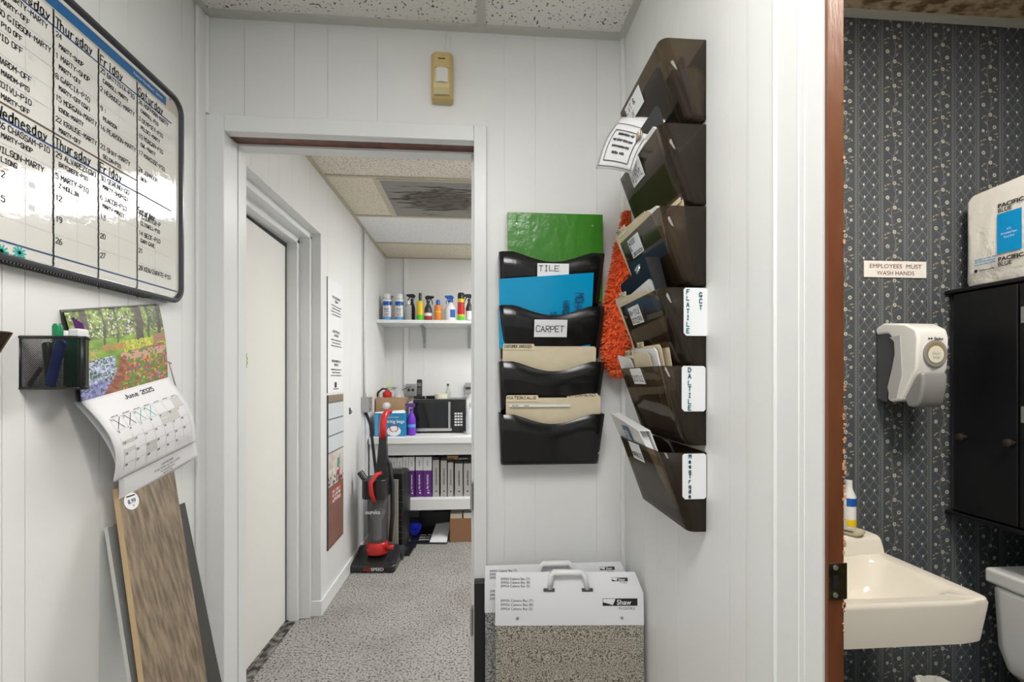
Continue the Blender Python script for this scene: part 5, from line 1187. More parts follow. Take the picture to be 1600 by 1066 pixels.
# blue box of bags, carton, things on it
gx0, gx1 = ax(585, 3.64), ax(634, 3.64); gz1 = az(610, 646, Y=3.64)
BX = mat('blue printed box', (.02, .25, .50), .4)
t = thing('bag_box', 'blue box of drawstring bags with white print on the hall counter', 'box', ((gx0+gx1)/2, 3.7, zc))
b = B(); b.box((gx0, 3.64, zc), (gx1, 3.78, gz1)); bo = b.obj('carton', BX, t, bevel=.002)
b = B(); fr = Fr((gx0, 3.6398, zc), (1, 0, 0), (0, 0, 1)); w_ = gx1-gx0; h_ = gz1-zc
fr.quad(b, .0, h_*.78, w_, h_*.97, .0006, 0) if False else None
typed(b, fr, w_*.42, h_*.80, 'ACE KITCHEN', .010, 0, 'LEFT', .0008); typed(b, fr, w_*.34, h_*.58, 'string bags', .026, 0, 'LEFT', .0008, 1, .02)
fr.disc(b, w_*.62, h_*.22, .055, .0006, 0, 24, .040)
for sx in (-1, 1):
    L = [(w_*.62+sx*(.006+.026*math.sin(a)), h_*.20+.028*(1-math.cos(a)), 0) for a in [k*.45 for k in range(8)]]
    for p, q in zip(L, L[1:]): fr.line(b, p[0], p[1], q[0], q[1], .006, .001, 1)
fr.quad(b, .004, .006, .03, h_*.95, .0006, 2); fr.quad(b, .034, .006, .07, .030, .0007, 3)
b.obj('box_print', [PAPER, cR, cLB, INK], bo)
b = B(); b.hexa([(gx0+.01, 3.66, gz1-.002), (gx1-.01, 3.66, gz1-.002), (gx1-.01, 3.77, gz1-.002), (gx0+.01, 3.77, gz1-.002), (gx0-.01, 3.68, gz1+.006), (gx1-.03, 3.70, gz1+.022), (gx1-.02, 3.72, gz1+.020), (gx0-.008, 3.72, gz1+.004)]); b.obj('torn_flap', PAPER, bo)
cx0, cx1 = ax(588, 3.85), ax(633, 3.85)
b = B(); b.box((cx0, 3.83, zc), (cx1, 4.05, az(610, 622, Y=3.83))); tag(b.obj('carton', mat('brown cardboard', (.42, .27, .15), .8), loc=((cx0+cx1)/2, 3.94, zc), bevel=.002), 'open brown cardboard carton behind the blue bag box', 'box')
zk = az(610, 622, Y=3.83)+.001
t = thing('jar', 'clear rounded plastic container lying on the blue bag box', 'jar', (ax(603, 3.72), 3.74, gz1))
b = B(); b.tube([(ax(603, 3.72), 3.69, gz1+.052), (ax(603, 3.72), 3.73, gz1+.054), (ax(604, 3.72), 3.77, gz1+.054)], [.022, .030, .030], 16); b.obj('body', mat('milky plastic', (.62, .62, .62), .15), t, smooth=True)
fe = thing('fire_extinguisher', 'small fire extinguisher with gauge lying on the carton at the end of the hall', 'fire extinguisher', (ax(606, 3.95), 3.95, zk))
x = ax(606, 3.95)
b = B(); b.lathe([(.035, 0), (.038, .01), (.038, .04), (.02, .055), (.012, .06)], (x-.005, 3.95, zk), 18); b.obj('cylinder', cR, fe, smooth=True, auto=True)
b = B(); b.box((x-.02, 3.935, zk+.06), (x+.06, 3.96, zk+.075)); b.box((x-.01, 3.937, zk+.082), (x+.075, 3.957, zk+.090)); b.obj('valve_lever', SILVER, fe, bevel=.002)
b = B(); b.tube([(x, 3.94, zk+.07), (x-.04, 3.93, zk+.075), (x-.075, 3.92, zk+.045), (x-.085, 3.92, zk+.006)], .008, 10); b.obj('hose', BLK, fe, smooth=True)
b = B(); b.lathe([(.016, 0), (.016, .010)], (0, 0, 0), 16); bmesh.ops.transform(b.bm, matrix=Matrix.Translation((x+.022, 3.93, zk+.115)) @ Matrix.Rotation(math.pi/2, 4, 'X'), verts=b.bm.verts); b.obj('gauge', mat('pale yellow tag', (.72, .70, .25), .4), fe)
t = thing('plastic_pouch', 'clear plastic pouch crumpled beside the fire extinguisher', 'pouch', (ax(622, 3.93), 3.93, zk)); b = B()
R4 = [[(ax(622, 3.93)+.045*math.cos(a)*(1-.5*f)*(1+.2*math.sin(3*a+f*4)), 3.95+.03*math.sin(a)*(1-.4*f), zk+.085*f) for a in [6.2832*k/12 for k in range(12)]] for f in (0, .3, .6, 1)]
b.loft(R4); b.obj('film', mat('clear film', (.7, .72, .74), .1, alpha=(.5, (.9, .92, .95))), t)
sprayer('purple cleaner spray bottle standing between the bag box and the microwave', 643, 3.70, zc, .034, .20, cP, mat('dark purple head', (.10, .03, .22), .3), -1, [(.05, .30, cP), (.30, .45, cLB), (.45, .62, cP)], group=None)
t = thing('jug', 'white plastic jug at the right end of the hall counter', 'jug', (ax(735, 3.75), 3.75, zc)); b = B()
xj = ax(737, 3.75); b.lathe([(.044, 0), (.048, .01), (.048, .15), (.038, .19), (.018, .215), (.018, .235)], (xj, 3.75, zc), 22); b.obj('body', mat('translucent white plastic', (.74, .77, .82), .3), t, smooth=True, auto=True); b = B(); b.lathe([(.02, 0), (.02, .02)], (xj, 3.75, zc+.235), 14); b.obj('cap', WHITE, t)
# cables along the counter back
b = B(); b.tube([(ax(642, 4.21), 4.20, mt+.10), (ax(630, 4.2), 4.15, mt+.07), (ax(615, 4.1), 4.10, mt+.09), (ax(600, 4.1), 4.1, mt+.05), (ax(592, 4.1), 4.1, zc+.002)], .003, 6); b.obj('power_cord', DARK, [o for o in C.objects if o.name == 'power_outlet'][0])
# ------------------------------------------------------------------ sample binders on the lower shelf
PUR = mat('purple binder spine', (.115, .018, .20), .4); GRS = mat('grey binder spine', (.42, .41, .39), .5); WTP = mat('white binder header', (.70, .70, .70), .4)
yB = 3.655
def proto_binder(kind, w_, h_):
    t = thing('sample_binder', '', 'binder', (0, 0, 0)); d_ = .26
    b = B(); b.box((.002, .004, 0), (w_-.002, d_, h_)); b.obj('cover', BLK, t, world=False)
    if kind == 'p':
        b = B(); b.box((.001, 0, 0), (w_-.001, .005, h_*.64)); sp_ = b.obj('spine', PUR, t, world=False)
        b = B(); b.box((.001, 0, h_*.645), (w_-.001, .005, h_*.96)); b.hexa([(.001, .001, h_*.96), (w_-.001, .001, h_*.96), (w_-.001, .03, h_*.96), (.001, .03, h_*.96), (.004, .01, h_), (w_-.004, .01, h_), (w_-.004, .05, h_), (.004, .05, h_)]); b.obj('header', WTP, t, world=False)
        b = B(); fr = Fr((w_*.5, -.0003, h_*.42), (0, 0, 1), (-1, 0, 0)); typed(b, fr, 0, -.004, 'SHAW FLOORS', .009, 0, 'LEFT', 0, .75) if False else scribble(b, Fr((w_*.62, 0, h_*.20), (0, 0, 1), (-1, 0, 0)), 0, h_*.34, 0, .010, 0, .0004)
        fz = Fr((0, 0, 0), (1, 0, 0), (0, 0, 1)); fz.disc(b, w_*.6, h_*.10, .006, .0005, 0); fz.disc(b, w_*.6, h_*.16, .004, .0005, 0)
        scribble(b, Fr((w_*.30, 0, h_*.75), (0, 0, 1), (-1, 0, 0)), 0, h_*.14, -.012, .006, 1, .0004)
        b.obj('spine_print', [PAPER, INK], sp_, world=False)
    else:
        b = B(); b.box((.001, 0, 0), (w_-.004, .005, h_*.93)); sp_ = b.obj('spine', GRS, t, world=False)
        b = B(); scribble(b, Fr((w_*.62, 0, h_*.30), (0, 0, 1), (-1, 0, 0)), 0, h_*.42, 0, .011, 0, .0004); fz = Fr((0, 0, 0), (1, 0, 0), (0, 0, 1)); fz.disc(b, w_*.5, h_*.14, .006, .0005, 0)
        b.obj('spine_print', INK, sp_, world=False)
    return t
def copy_tree(o, parent=None):
    c = o.copy(); C.objects.link(c); c.parent = parent
    for ch in [k for k in C.objects if k.parent == o]: copy_tree(ch, c)
    return c
Bp, Bg = proto_binder('p', .043, .355), proto_binder('g', .047, .355)
edges_p = [603, 611, 620, 629, 638.5, 649, 661]; ends_p = [611, 620, 629, 638.5, 648, 661, 675]
usedp = False
nm = ['leftmost purple sample binder with white header on the lower shelf', 'second purple sample binder from the left, on the lower shelf', 'third purple sample binder from the left, on the lower shelf', 'middle purple sample binder, fourth of seven on the lower shelf',
      'fifth purple sample binder from the left, on the lower shelf', 'sixth purple sample binder from the left, wide spine, on the lower shelf', 'rightmost and widest purple sample binder on the lower shelf']
for k, (a, c) in enumerate(zip(edges_p, ends_p)):
    o = Bp if k == 0 else copy_tree(Bp); o['label'] = nm[k]; o['group'] = 'purple sample binders on the lower shelf'
    xa, xc = ax(a, yB), ax(c, yB); hk = az(a, 714 if k < 3 else 713, Y=yB)-zS; o.location = (xa, yB+.004*(k % 2), zS+.001); o.scale = ((xc-xa)/.043, 1, hk/.355)
nm = ['grey spined sample binder beside the purple row', 'narrow grey spined sample binder, second of the grey ones', 'narrow grey spined sample binder, third of the grey ones', 'widest grey spined sample binder under the black case', 'grey spined sample binder cut off by the door frame']
for k, (a, c, tp) in enumerate(((676, 687, 715), (688.5, 699, 716), (699.5, 709, 719), (710.5, 724, 721), (724.5, 737, 721))):
    o = Bg if k == 0 else copy_tree(Bg); o['label'] = nm[k]; o['group'] = 'grey spined sample binders on the lower shelf'
    xa, xc = ax(a, yB), ax(c, yB); hk = az(a, tp, Y=yB)-zS; o.location = (xa, yB, zS+.001); o.scale = ((xc-xa)/.047, 1, hk/.355)
zt5 = az(717, 721, Y=yB)+.001
b = B(); b.box((ax(698, 3.7), 3.70, zt5+.004), (ax(716, 3.7), 3.86, zt5+.038)); tag(b.obj('wood_block', mat('tan wood block', (.45, .28, .10), .5), loc=(ax(706, 3.7), 3.78, zt5), bevel=.002), 'tan wooden block lying on top of the grey sample binders', 'block')
t = thing('flat_case', 'flat black case with white lettering lying on the grey sample binders', 'case', (ax(726, 3.69), 3.75, zt5)); b = B(); b.box((ax(716.5, 3.69), 3.69, zt5), (ax(716.5, 3.69)+.25, 3.90, zt5+.026)); b.obj('body', BLK, t, bevel=.002)
b = B(); fr = Fr((ax(717, 3.69), 3.6898, zt5+.008), (1, 0, 0), (0, 0, 1)); typed(b, fr, .0, 0, 'MOHAWK', .010, 0, 'LEFT', .0005, 1.1, .02); b.obj('lettering', PAPER, t)
# ------------------------------------------------------------------ floor level under the shelf
rng = random.Random(3)
b = B(); q = at(648, 826, Y=3.75); qz = .045
for k in range(26):
    pts = []; a0 = rng.uniform(0, 6.28); tl = rng.uniform(-1.2, 1.2); rr = rng.uniform(.022, .048)
    for i in range(9):
        a = a0+i*.75; pts.append((q.x+rr*math.cos(a)*1.1, q.y+rr*math.sin(a)*math.cos(tl)*.8, .075+rr*math.sin(a)*math.sin(tl)*1.2+rr*.2*math.cos(a*2)))
    b.tube(pts, .006, 5)
tag(b.obj('cord_tangle', mat('bright blue cord', (.01, .03, .75), .5), loc=(q.x, q.y, .01)), 'tangled bright blue cord bundle under the lower shelf', 'cord')
t = thing('open_binder', 'open black binder with a white page lying on the carpet under the shelf', 'binder', (ax(670, 3.62), 3.7, 0))
b = B(); b.hexa([(ax(640, 3.58), 3.58, .002), (ax(699, 3.58), 3.56, .002), (ax(699, 3.58), 3.80, .002), (ax(640, 3.58), 3.80, .002), (ax(640, 3.58), 3.58, .014), (ax(699, 3.58), 3.56, .014), (ax(699, 3.58), 3.84, .055), (ax(640, 3.58), 3.80, .03)]); b.obj('cover', BLK, t, bevel=.002)
b = B(); b.hexa([(ax(671, 3.56), 3.57, .014), (ax(698, 3.56), 3.555, .014), (ax(701, 3.56), 3.85, .060), (ax(676, 3.56), 3.85, .05), (ax(671, 3.56), 3.57, .020), (ax(698, 3.56), 3.555, .022), (ax(701, 3.56), 3.85, .085), (ax(676, 3.56), 3.85, .07)]); b.obj('page', PAPER, t)
b = B(); fr = Fr((ax(652, 3.58), 3.60, .022), (1, 0, 0), (0, 1, .12)); 
for k in range(3): scribble(b, fr, .01, .09, .04*k, .018, 0, .001)
b.obj('tab_print', PAPER, t)
t = thing('storage_box', 'brown cardboard box with pale tiles on top under the shelf', 'box', (ax(722, 3.62), 3.72, 0)); zz1 = az(715, 811, Y=3.60)
b = B(); b.box((ax(703, 3.60), 3.60, 0), (ax(703, 3.60)+.26, 3.84, zz1)); b.obj('carton', mat('reddish cardboard', (.30, .155, .075), .8), t, bevel=.003)
b = B(); b.box((ax(703.5, 3.60), 3.605, zz1+.001), (ax(722, 3.60), 3.80, zz1+.040)); tag(b.obj('sample_tile', mat('cream tile', (.66, .60, .46), .5), loc=(ax(712, 3.6), 3.7, zz1), bevel=.002), 'cream sample tile lying on the cardboard box under the shelf', 'tile')
b = B(); b.box((ax(724, 3.60), 3.605, zz1+.001), (ax(724, 3.60)+.12, 3.80, zz1+.045)); tag(b.obj('sample_tile', mat('pale tile', (.70, .68, .60), .5), loc=(ax(728, 3.6), 3.7, zz1), bevel=.002), 'paler sample tile on the cardboard box, against the door frame', 'tile')
b = B(); b.box((ax(655, 3.85), 3.86, .002), (ax(702, 3.85), 4.15, .17)); tag(b.obj('dark_case', BLK, loc=(ax(678, 3.9), 4.0, 0), bevel=.004), 'black case pushed back behind the open binder under the shelf', 'case')
# ------------------------------------------------------------------ tower heater
xh = ax(621.5, 3.46); rz_ = math.radians(-6)
th = thing('tower_heater', 'black and champagne tower heater standing behind the vacuum cleaner', 'heater', (xh, 3.46, 0), rz_)
GOLD = mat('champagne panel', (.56, .51, .43), .35, .3)
b = B(); b.box((-.12, -.11, 0), (.12, .11, .022)); b.lathe([(.10, .022), (.06, .05)], (0, 0, 0), 20); b.obj('base', BLK, th, bevel=.006, world=False)
b = B(); b.loft([[(sx*.078*k, y*k2, z) for sx, y in ((-1, -.03), (-.75, -.085), (.75, -.085), (1, -.03), (1, .06), (-1, .06))] for k, k2, z in ((.9, .9, .05), (1, 1, .12), (1.06, 1.05, .52), (1.0, .95, .60), (.75, .6, .625))]); b.obj('body', BLK, th, bevel=.006, world=False)
b = B(); b.loft([[(x, y, z) for x, y in ((-.083, -.030), (-.064, -.0925), (.030, -.0935), (.030, -.084), (-.06, -.08))] for z in (.07, .56)]); b.obj('side_panel', GOLD, th, bevel=.003, world=False)
for k in range(9): b = B(); b.box((.036, -.0925, .12+.045*k), (.060, -.0865, .125+.045*k)); b.obj('louvre', DARK, th, world=False)
b = B(); b.box((-.03, -.03, .622), (.035, .02, .632)); b.obj('control_panel', GREY, th, bevel=.002, world=False)
b = B(); b.tube([(xh+.08, 3.52, .004), (xh+.13, 3.50, .005), (xh+.10, 3.56, .004), (xh+.03, 3.60, .02), (xh+.12, 3.585, .004)], .004, 6); b.obj('power_cord', BLK, th)
# ------------------------------------------------------------------ vacuum cleaner
vx, vy = ax(581.5, 3.08), 3.08
vc = thing('vacuum_cleaner', 'red and black upright vacuum cleaner on the hall carpet', 'vacuum cleaner', (vx, vy, 0), math.radians(-4))
VB = mat('black vacuum plastic', (.02, .021, .023), .25)
b = B(); b.loft([[(-.155, .0, .006), (-.15, -.015, .006), (.15, -.015, .006), (.155, 0, .006), (.150, .25, .006), (-.150, .25, .006)], [(-.155, .0, .05), (-.14, -.015, .045), (.14, -.015, .045), (.155, 0, .05), (.145, .25, .085), (-.145, .25, .085)], [(-.13, .03, .062), (-.12, .02, .060), (.12, .02, .060), (.13, .03, .062), (.12, .24, .105), (-.12, .24, .105)]])
hd = b.obj('floor_head', VB, vc, bevel=.008, world=False, seg=3)
b = B(); fr = Fr((-.055, -.016, .018), (1, 0, 0), (0, 0, 1)); typed(b, fr, 0, 0, 'AIR', .021, 1, 'LEFT', .0014, 1.25, .03); typed(b, fr, .052, 0, 'SPEED', .021, 0, 'LEFT', .0014, 1.1, .02); b.obj('lettering', [PAPER, RED], hd, world=False)
for sx in (-1, 1): b = B(); b.tube([(sx*.135, .23, .05), (sx*.158, .23, .05)], .048, 20); b.obj('wheel', DARK, vc, world=False)
b = B(); b.lathe([(.070, 0), (.076, .02), (.074, .072), (.066, .080)], (.005, .10, .095), 28, sy=.85); cup = b.obj('dust_cup_base', RED, vc, smooth=True, auto=True, world=False)
b = B(); b.lathe([(.060, 0), (.063, .02), (.069, .28), (.066, .30)], (.005, .10, .178), 28, sy=.85); db = b.obj('dust_cup', mat('clear smoky plastic', (.16, .16, .165), .08, alpha=(.50, (.70, .70, .70))), vc, smooth=True, auto=True, world=False)
b = B(); b.lathe([(.030, 0), (.030, .12), (.048, .17), (.052, .20)], (.005, .10, .19), 20); b.obj('cyclone', mat('pale grey cyclone', (.55, .55, .55), .3), db, smooth=True, auto=True, world=False)
b = B(); fr = Fr((-.055, .032, .385), (1, 0, 0), (0, 0, 1)); typed(b, fr, 0, 0, 'eureka', .028, 0, 'LEFT', .004, .95, .03); b.obj('lettering', PAPER, db, world=False)
b = B(); b.loft([[(x, y, z) for x, y in ((-.080, .03), (-.058, .005), (.062, .005), (.084, .03), (.08, .17), (-.078, .17))] for z in (.485, .50, .58, .62)]); b.box((-.05, .15, .06), (.05, .22, .62)); b.obj('motor_housing', VB, vc, bevel=.010, world=False)
b = B(); b.tube([(.015, .0, .48), (.005, -.035, .54), (.0, -.035, .61), (.03, -.0, .66), (.05, .03, .665)], [.014, .015, .015, .014, .012], 10); b.obj('cup_handle', RED, vc, smooth=True, world=False)
b = B(); b.tube([(-.06, .07, .60), (-.11, .08, .66)], .022, 12); b.obj('tool', VB, vc, smooth=True, auto=True, world=False)
b = B(); b.loft([[(x*k+.02, y+.16+yo, z) for x, y in ((-.05, -.02), (.05, -.02), (.05, .02), (-.05, .02))] for k, z, yo in ((1.0, .60, 0), (.75, .72, .02), (.55, .85, .03), (.55, .90, .035))]); b.obj('handle_tube', VB, vc, bevel=.006, world=False)
b = B(); b.tube([(.02, .19, .88), (.018, .185, .96), (.022, .20, 1.03), (.035, .235, 1.065), (.05, .27, 1.065)], [.026, .026, .025, .021, .018], 12); b.obj('grip', RED, vc, smooth=True, world=False)
b = B(); b.tube([(.085, .14, .16), (.098, .15, .35), (.095, .16, .55), (.075, .17, .70), (.055, .17, .72)], .014, 10); b.obj('hose', mat('ribbed black hose', (.02, .02, .02), .4, bump=(5, .2, .01)), vc, smooth=True, world=False)
b = B(); b.tube([(.08, .05, .14), (.11, .03, .16), (.135, .03, .16)], [.016, .014, .016], 12); b.obj('pedal', RED, vc, smooth=True, world=False)
b = B(); b.tube([(ax(573, 3.55), 3.50, az(573, 641, Y=3.5)-.005), (ax(578, 3.5), 3.52, .95), (ax(587, 3.5), 3.50, .60), (ax(592, 3.5), 3.48, .003)], .012, 8); tag(b.obj('broom_stick', BLK, loc=(ax(590, 3.5), 3.48, 0)), 'black stick leaning below the junction box behind the vacuum cleaner', 'stick')
# ================================================================== BATHROOM
x0, x1, z1, z0 = ax(1350.5, BYB-.004), ax(1448, BYB-.004), az(1350, 407, Y=BYB-.004), az(1350, 433, Y=BYB-.004)
t = thing('sign', 'white engraved sign reading employees must wash hands on the wallpaper', 'sign', ((x0+x1)/2, BYB, z0)); b = B(); b.box((x0, BYB-.0035, z0), (x1, BYB-.0012, z1)); b.obj('plate', mat('ivory sign plate', (.80, .78, .72), .35), t, bevel=.0008)
b = B(); fr = Fr(((x0+x1)/2, BYB-.0035, z0), (1, 0, 0), (0, 0, 1)); hs = z1-z0; wds = x1-x0
def fit(tx, h, wid):
    cu = bpy.data.curves.new('t', 'FONT'); cu.body = tx; cu.size = h/.73; o = bpy.data.objects.new('t', cu); C.objects.link(o); bpy.context.view_layer.update(); L = o.dimensions.x; bpy.data.objects.remove(o); bpy.data.curves.remove(cu); return wid/L
typed(b, fr, 0, hs*.56, 'EMPLOYEES  MUST', .0135, 0, 'CENTER', .0005, fit('EMPLOYEES  MUST', .0135, wds*.83), 0); typed(b, fr, 0, hs*.15, 'WASH HANDS', .0135, 0, 'CENTER', .0005, fit('WASH HANDS', .0135, wds*.60), 0)
b.obj('lettering', mat('dark red engraving', (.13, .012, .015), .5), t)
# soap dispenser
DX, DY0 = 1.232, 1.172; dz0, dz1 = 1.232, 1.478
sd = thing('soap_dispenser', 'white and grey wall soap dispenser above the sink', 'soap dispenser', (DX+.045, BYB, dz0)); WG = mat('glossy white dispenser', (.80, .80, .76), .15); DG = mat('dark grey dispenser back', (.085, .085, .09), .35); MG = mat('mid grey lever', (.26, .26, .255), .3)
b = B(); b.prism([(DX+.004, BYB-.0015, dz0+.012), (DX+.004, BYB-.035, dz0+.004), (DX+.004, BYB-.038, dz0+.06), (DX+.004, BYB-.062, dz0+.12), (DX+.004, BYB-.065, dz1-.05), (DX+.004, BYB-.04, dz1-.030), (DX+.004, BYB-.0015, dz1-.030)], (.088, 0, 0)); b.obj('back_housing', DG, sd, bevel=.004)
def side(pts, xx): return [(xx, y, z) for y, z in pts]
S = [(BYB-.002, dz1-.012), (BYB-.03, dz1), (BYB-.10, dz1-.010), (DY0+.006, dz1-.030), (DY0, dz1-.055), (DY0+.004, dz0+.105), (DY0+.020, dz0+.075), (BYB-.085, dz0+.012), (BYB-.055, dz0+.006), (BYB-.042, dz0+.012), (BYB-.045, dz0+.07), (BYB-.066, dz0+.12), (BYB-.066, dz1-.06), (BYB-.045, dz1-.034), (BYB-.002, dz1-.034)]
b = B(); b.prism(side(S, DX), (.096, 0, 0)); b.obj('cover', WG, sd, bevel=.008, seg=4)
b = B(); b.prism(side([(BYB-.066, dz1-.06), (BYB-.05, dz1-.045), (BYB-.085, dz1-.042), (BYB-.092, dz0+.09), (BYB-.075, dz0+.02), (BYB-.052, dz0+.015), (BYB-.044, dz0+.05), (BYB-.060, dz0+.11), (BYB-.068, dz0+.15)], DX-.0012), (.004, 0, 0)); b.obj('side_panel', mat('pale grey side panel', (.50, .50, .49), .2), sd, bevel=.001)
b = B(); fr = Fr((DX+.050, DY0+.0005, dz1-.098), (1, 0, 0), (0, 0, 1)); fr.disc(b, 0, 0, .034, -.0005, 0, 28); b.bm.faces.ensure_lookup_table()
b = B(); b.lathe([(.036, 0), (.036, .003), (.030, .0035)], (0, 0, 0), 30, sy=1.05); bmesh.ops.transform(b.bm, matrix=Matrix.Translation((DX+.052, DY0+.001, dz1-.098)) @ Matrix.Rotation(math.pi/2, 4, 'X'), verts=b.bm.verts); wn = b.obj('window_ring', MG, sd, smooth=True, auto=True)
b = B(); fr = Fr((DX+.052, DY0-.0027, dz1-.098), (1, 0, 0), (0, 0, 1)); fr.disc(b, 0, 0, .028, .0002, 0, 28, .030); fr.disc(b, .0, -.003, .024, .0004, 1, 24, .024); typed(b, fr, 0, -.004, 'Hand', .008, 2, 'CENTER', .0008); typed(b, fr, 0, -.015, 'Soap', .008, 2, 'CENTER', .0008); b.obj('soap_window', [mat('amber soap', (.28, .22, .09), .1), mat('cream soap label', (.70, .68, .58), .4), MG], wn)
b = B(); fr = Fr((DX+.030, DY0-.0003, dz1-.062), (1, 0, 0), (0, 0, 1)); b.face([fr.p(0, .002, .001), fr.p(.007, .0055, .001), fr.p(0, .009, .001)]); b.face([fr.p(.008, .002, .001), fr.p(.015, .0055, .001), fr.p(.008, .009, .001)]); typed(b, fr, .018, .002, 'Stoko', .0085, 0, 'LEFT', .001, 1.0, .03); b.obj('maker_mark', INK, sd)
LV = [(DY0+.002, dz0+.098), (DY0-.004, dz0+.085), (DY0-.002, dz0+.05), (DY0+.006, dz0+.010), (DY0+.020, dz0-.006), (DY0+.045, dz0-.006), (DY0+.06, dz0+.03), (DY0+.035, dz0+.085)]
b = B(); b.prism(side(LV, DX+.012), (.076, 0, 0)); lv = b.obj('push_lever', MG, sd, bevel=.008, seg=4)
# sink
SX0, SX1, SY0_, SY1_ = .735, 1.192, .952, BYB-.0015; sz = .80; PC = mat('glazed biscuit porcelain', (.76, .72, .63), .12, coat=.4)
sk = thing('sink', 'cream porcelain wall mounted sink below the soap dispenser', 'sink', ((SX0+SX1)/2, BYB, sz-.12))
def sup(cx, cy, rx, ry, n_, z, N=72, bow=0, dzf=None):
    out = []
    for k in range(N):
        a = 2*math.pi*(k+.5)/N; c_, s_ = math.cos(a), math.sin(a); x = cx+rx*abs(c_)**(2/n_)*(1 if c_ > 0 else -1); y = cy+ry*abs(s_)**(2/n_)*(1 if s_ > 0 else -1)
        if y < cy: y -= bow*(1-((x-cx)/rx)**2)
        out.append((x, y, z))
    return out
cx, cy, rx, ry = (SX0+SX1)/2, (SY0_+SY1_)/2, (SX1-SX0)/2, (SY1_-SY0_)/2
bxc, byc = cx, (.993+1.218)/2
R = [sup(cx, cy+.01, rx-.045, ry-.030, 6, sz-.108, bow=.012), sup(cx, cy, rx-.012, ry-.004, 14, sz-.099, bow=.016), sup(cx, cy, rx-.002, ry-.001, 22, sz-.012, bow=.018), sup(cx, cy, rx-.006, ry-.002, 20, sz-.002, bow=.018), sup(cx, cy, rx-.014, ry-.004, 16, sz+.001, bow=.016),
     sup(bxc, byc, .188, .118, 6, sz-.003, bow=.012), sup(bxc, byc, .178, .110, 5, sz-.016, bow=.010), sup(bxc, byc, .155, .095, 4, sz-.075), sup(bxc, byc, .11, .065, 3, sz-.112), sup(bxc, byc, .02, .015, 2, sz-.118)]
b = B(); b.loft(R, cap=False); b.bm.faces.new([b.bm.verts.new(p) for p in R[0][::-1]]); bmesh.ops.remove_doubles(b.bm, verts=b.bm.verts, dist=1e-5); b.obj('basin', PC, sk, smooth=True, auto=True)
b = B(); P = [(SY1_-.001, sz-.01), (SY1_-.001, sz+.045), (SY1_-.062, sz+.045), (SY1_-.074, sz+.040), (SY1_-.084, sz+.012), (SY1_-.090, sz-.01)]
b.prism([(SX0+.004, y, z) for y, z in P], (SX1-SX0-.012, 0, 0)); b.obj('backsplash', PC, sk, bevel=.008, seg=4)
b = B(); b.lathe([(.02, 0), (.02, .003), (.012, .004)], (bxc, byc, sz-.1195), 16); b.obj('drain', SILVER, sk)
b = B(); b.lathe([(.022, 0), (.020, .03), (.012, .05)], (.90, BYB-.04, sz+.044), 16); b.tube([(.90, BYB-.045, sz+.085), (.90, BYB-.08, sz+.12), (.90, BYB-.13, sz+.115), (.90, BYB-.145, sz+.09)], .010, 12); b.obj('faucet', SILVER, sk, smooth=True)
zb2_ = sz+.0455
xb_ = ax(1328, 1.265); t = thing('dish', 'small clear dish on the sink ledge under the bottle', 'dish', (xb_, 1.262, zb2_)); B().lathe([(.026, 0), (.034, .008), (.035, .011), (.028, .003)], (xb_, 1.262, zb2_), 24).obj('bowl', mat('yellowish clear plastic', (.6, .56, .38), .15), t, smooth=True, auto=True)
t = thing('toothpaste_bottle', 'white bottle with blue label standing on the sink ledge beside the wooden jamb', 'bottle', (xb_-.008, 1.262, zb2_+.012)); b = B(); b.lathe([(.016, 0), (.018, .004), (.018, .100), (.010, .12), (.009, .13)], (xb_-.006, 1.262, zb2_+.0125), 18); b.obj('body', WHITE, t, smooth=True, auto=True)
b = B(); x = xb_-.006; b.loft([[(x+.0185*math.cos(a), 1.262+.0185*math.sin(a), z) for a in [-2.6+.2*k for k in range(16)]] for z in (zb2_+.085, zb2_+.108)], cap=False, closed=False); b.obj('label', [cB, cY], t, solid=.0006); b = B(); b.loft([[(x+.0185*math.cos(a), 1.262+.0185*math.sin(a), z) for a in [-2.6+.2*k for k in range(16)]] for z in (zb2_+.025, zb2_+.045)], cap=False, closed=False, m=1); b.obj('label', [cB, cY], t, solid=.0006)
b = B(); b.lathe([(.009, 0), (.009, .016)], (x, 1.262, zb2_+.1425), 12); b.obj('cap', WHITE, t)
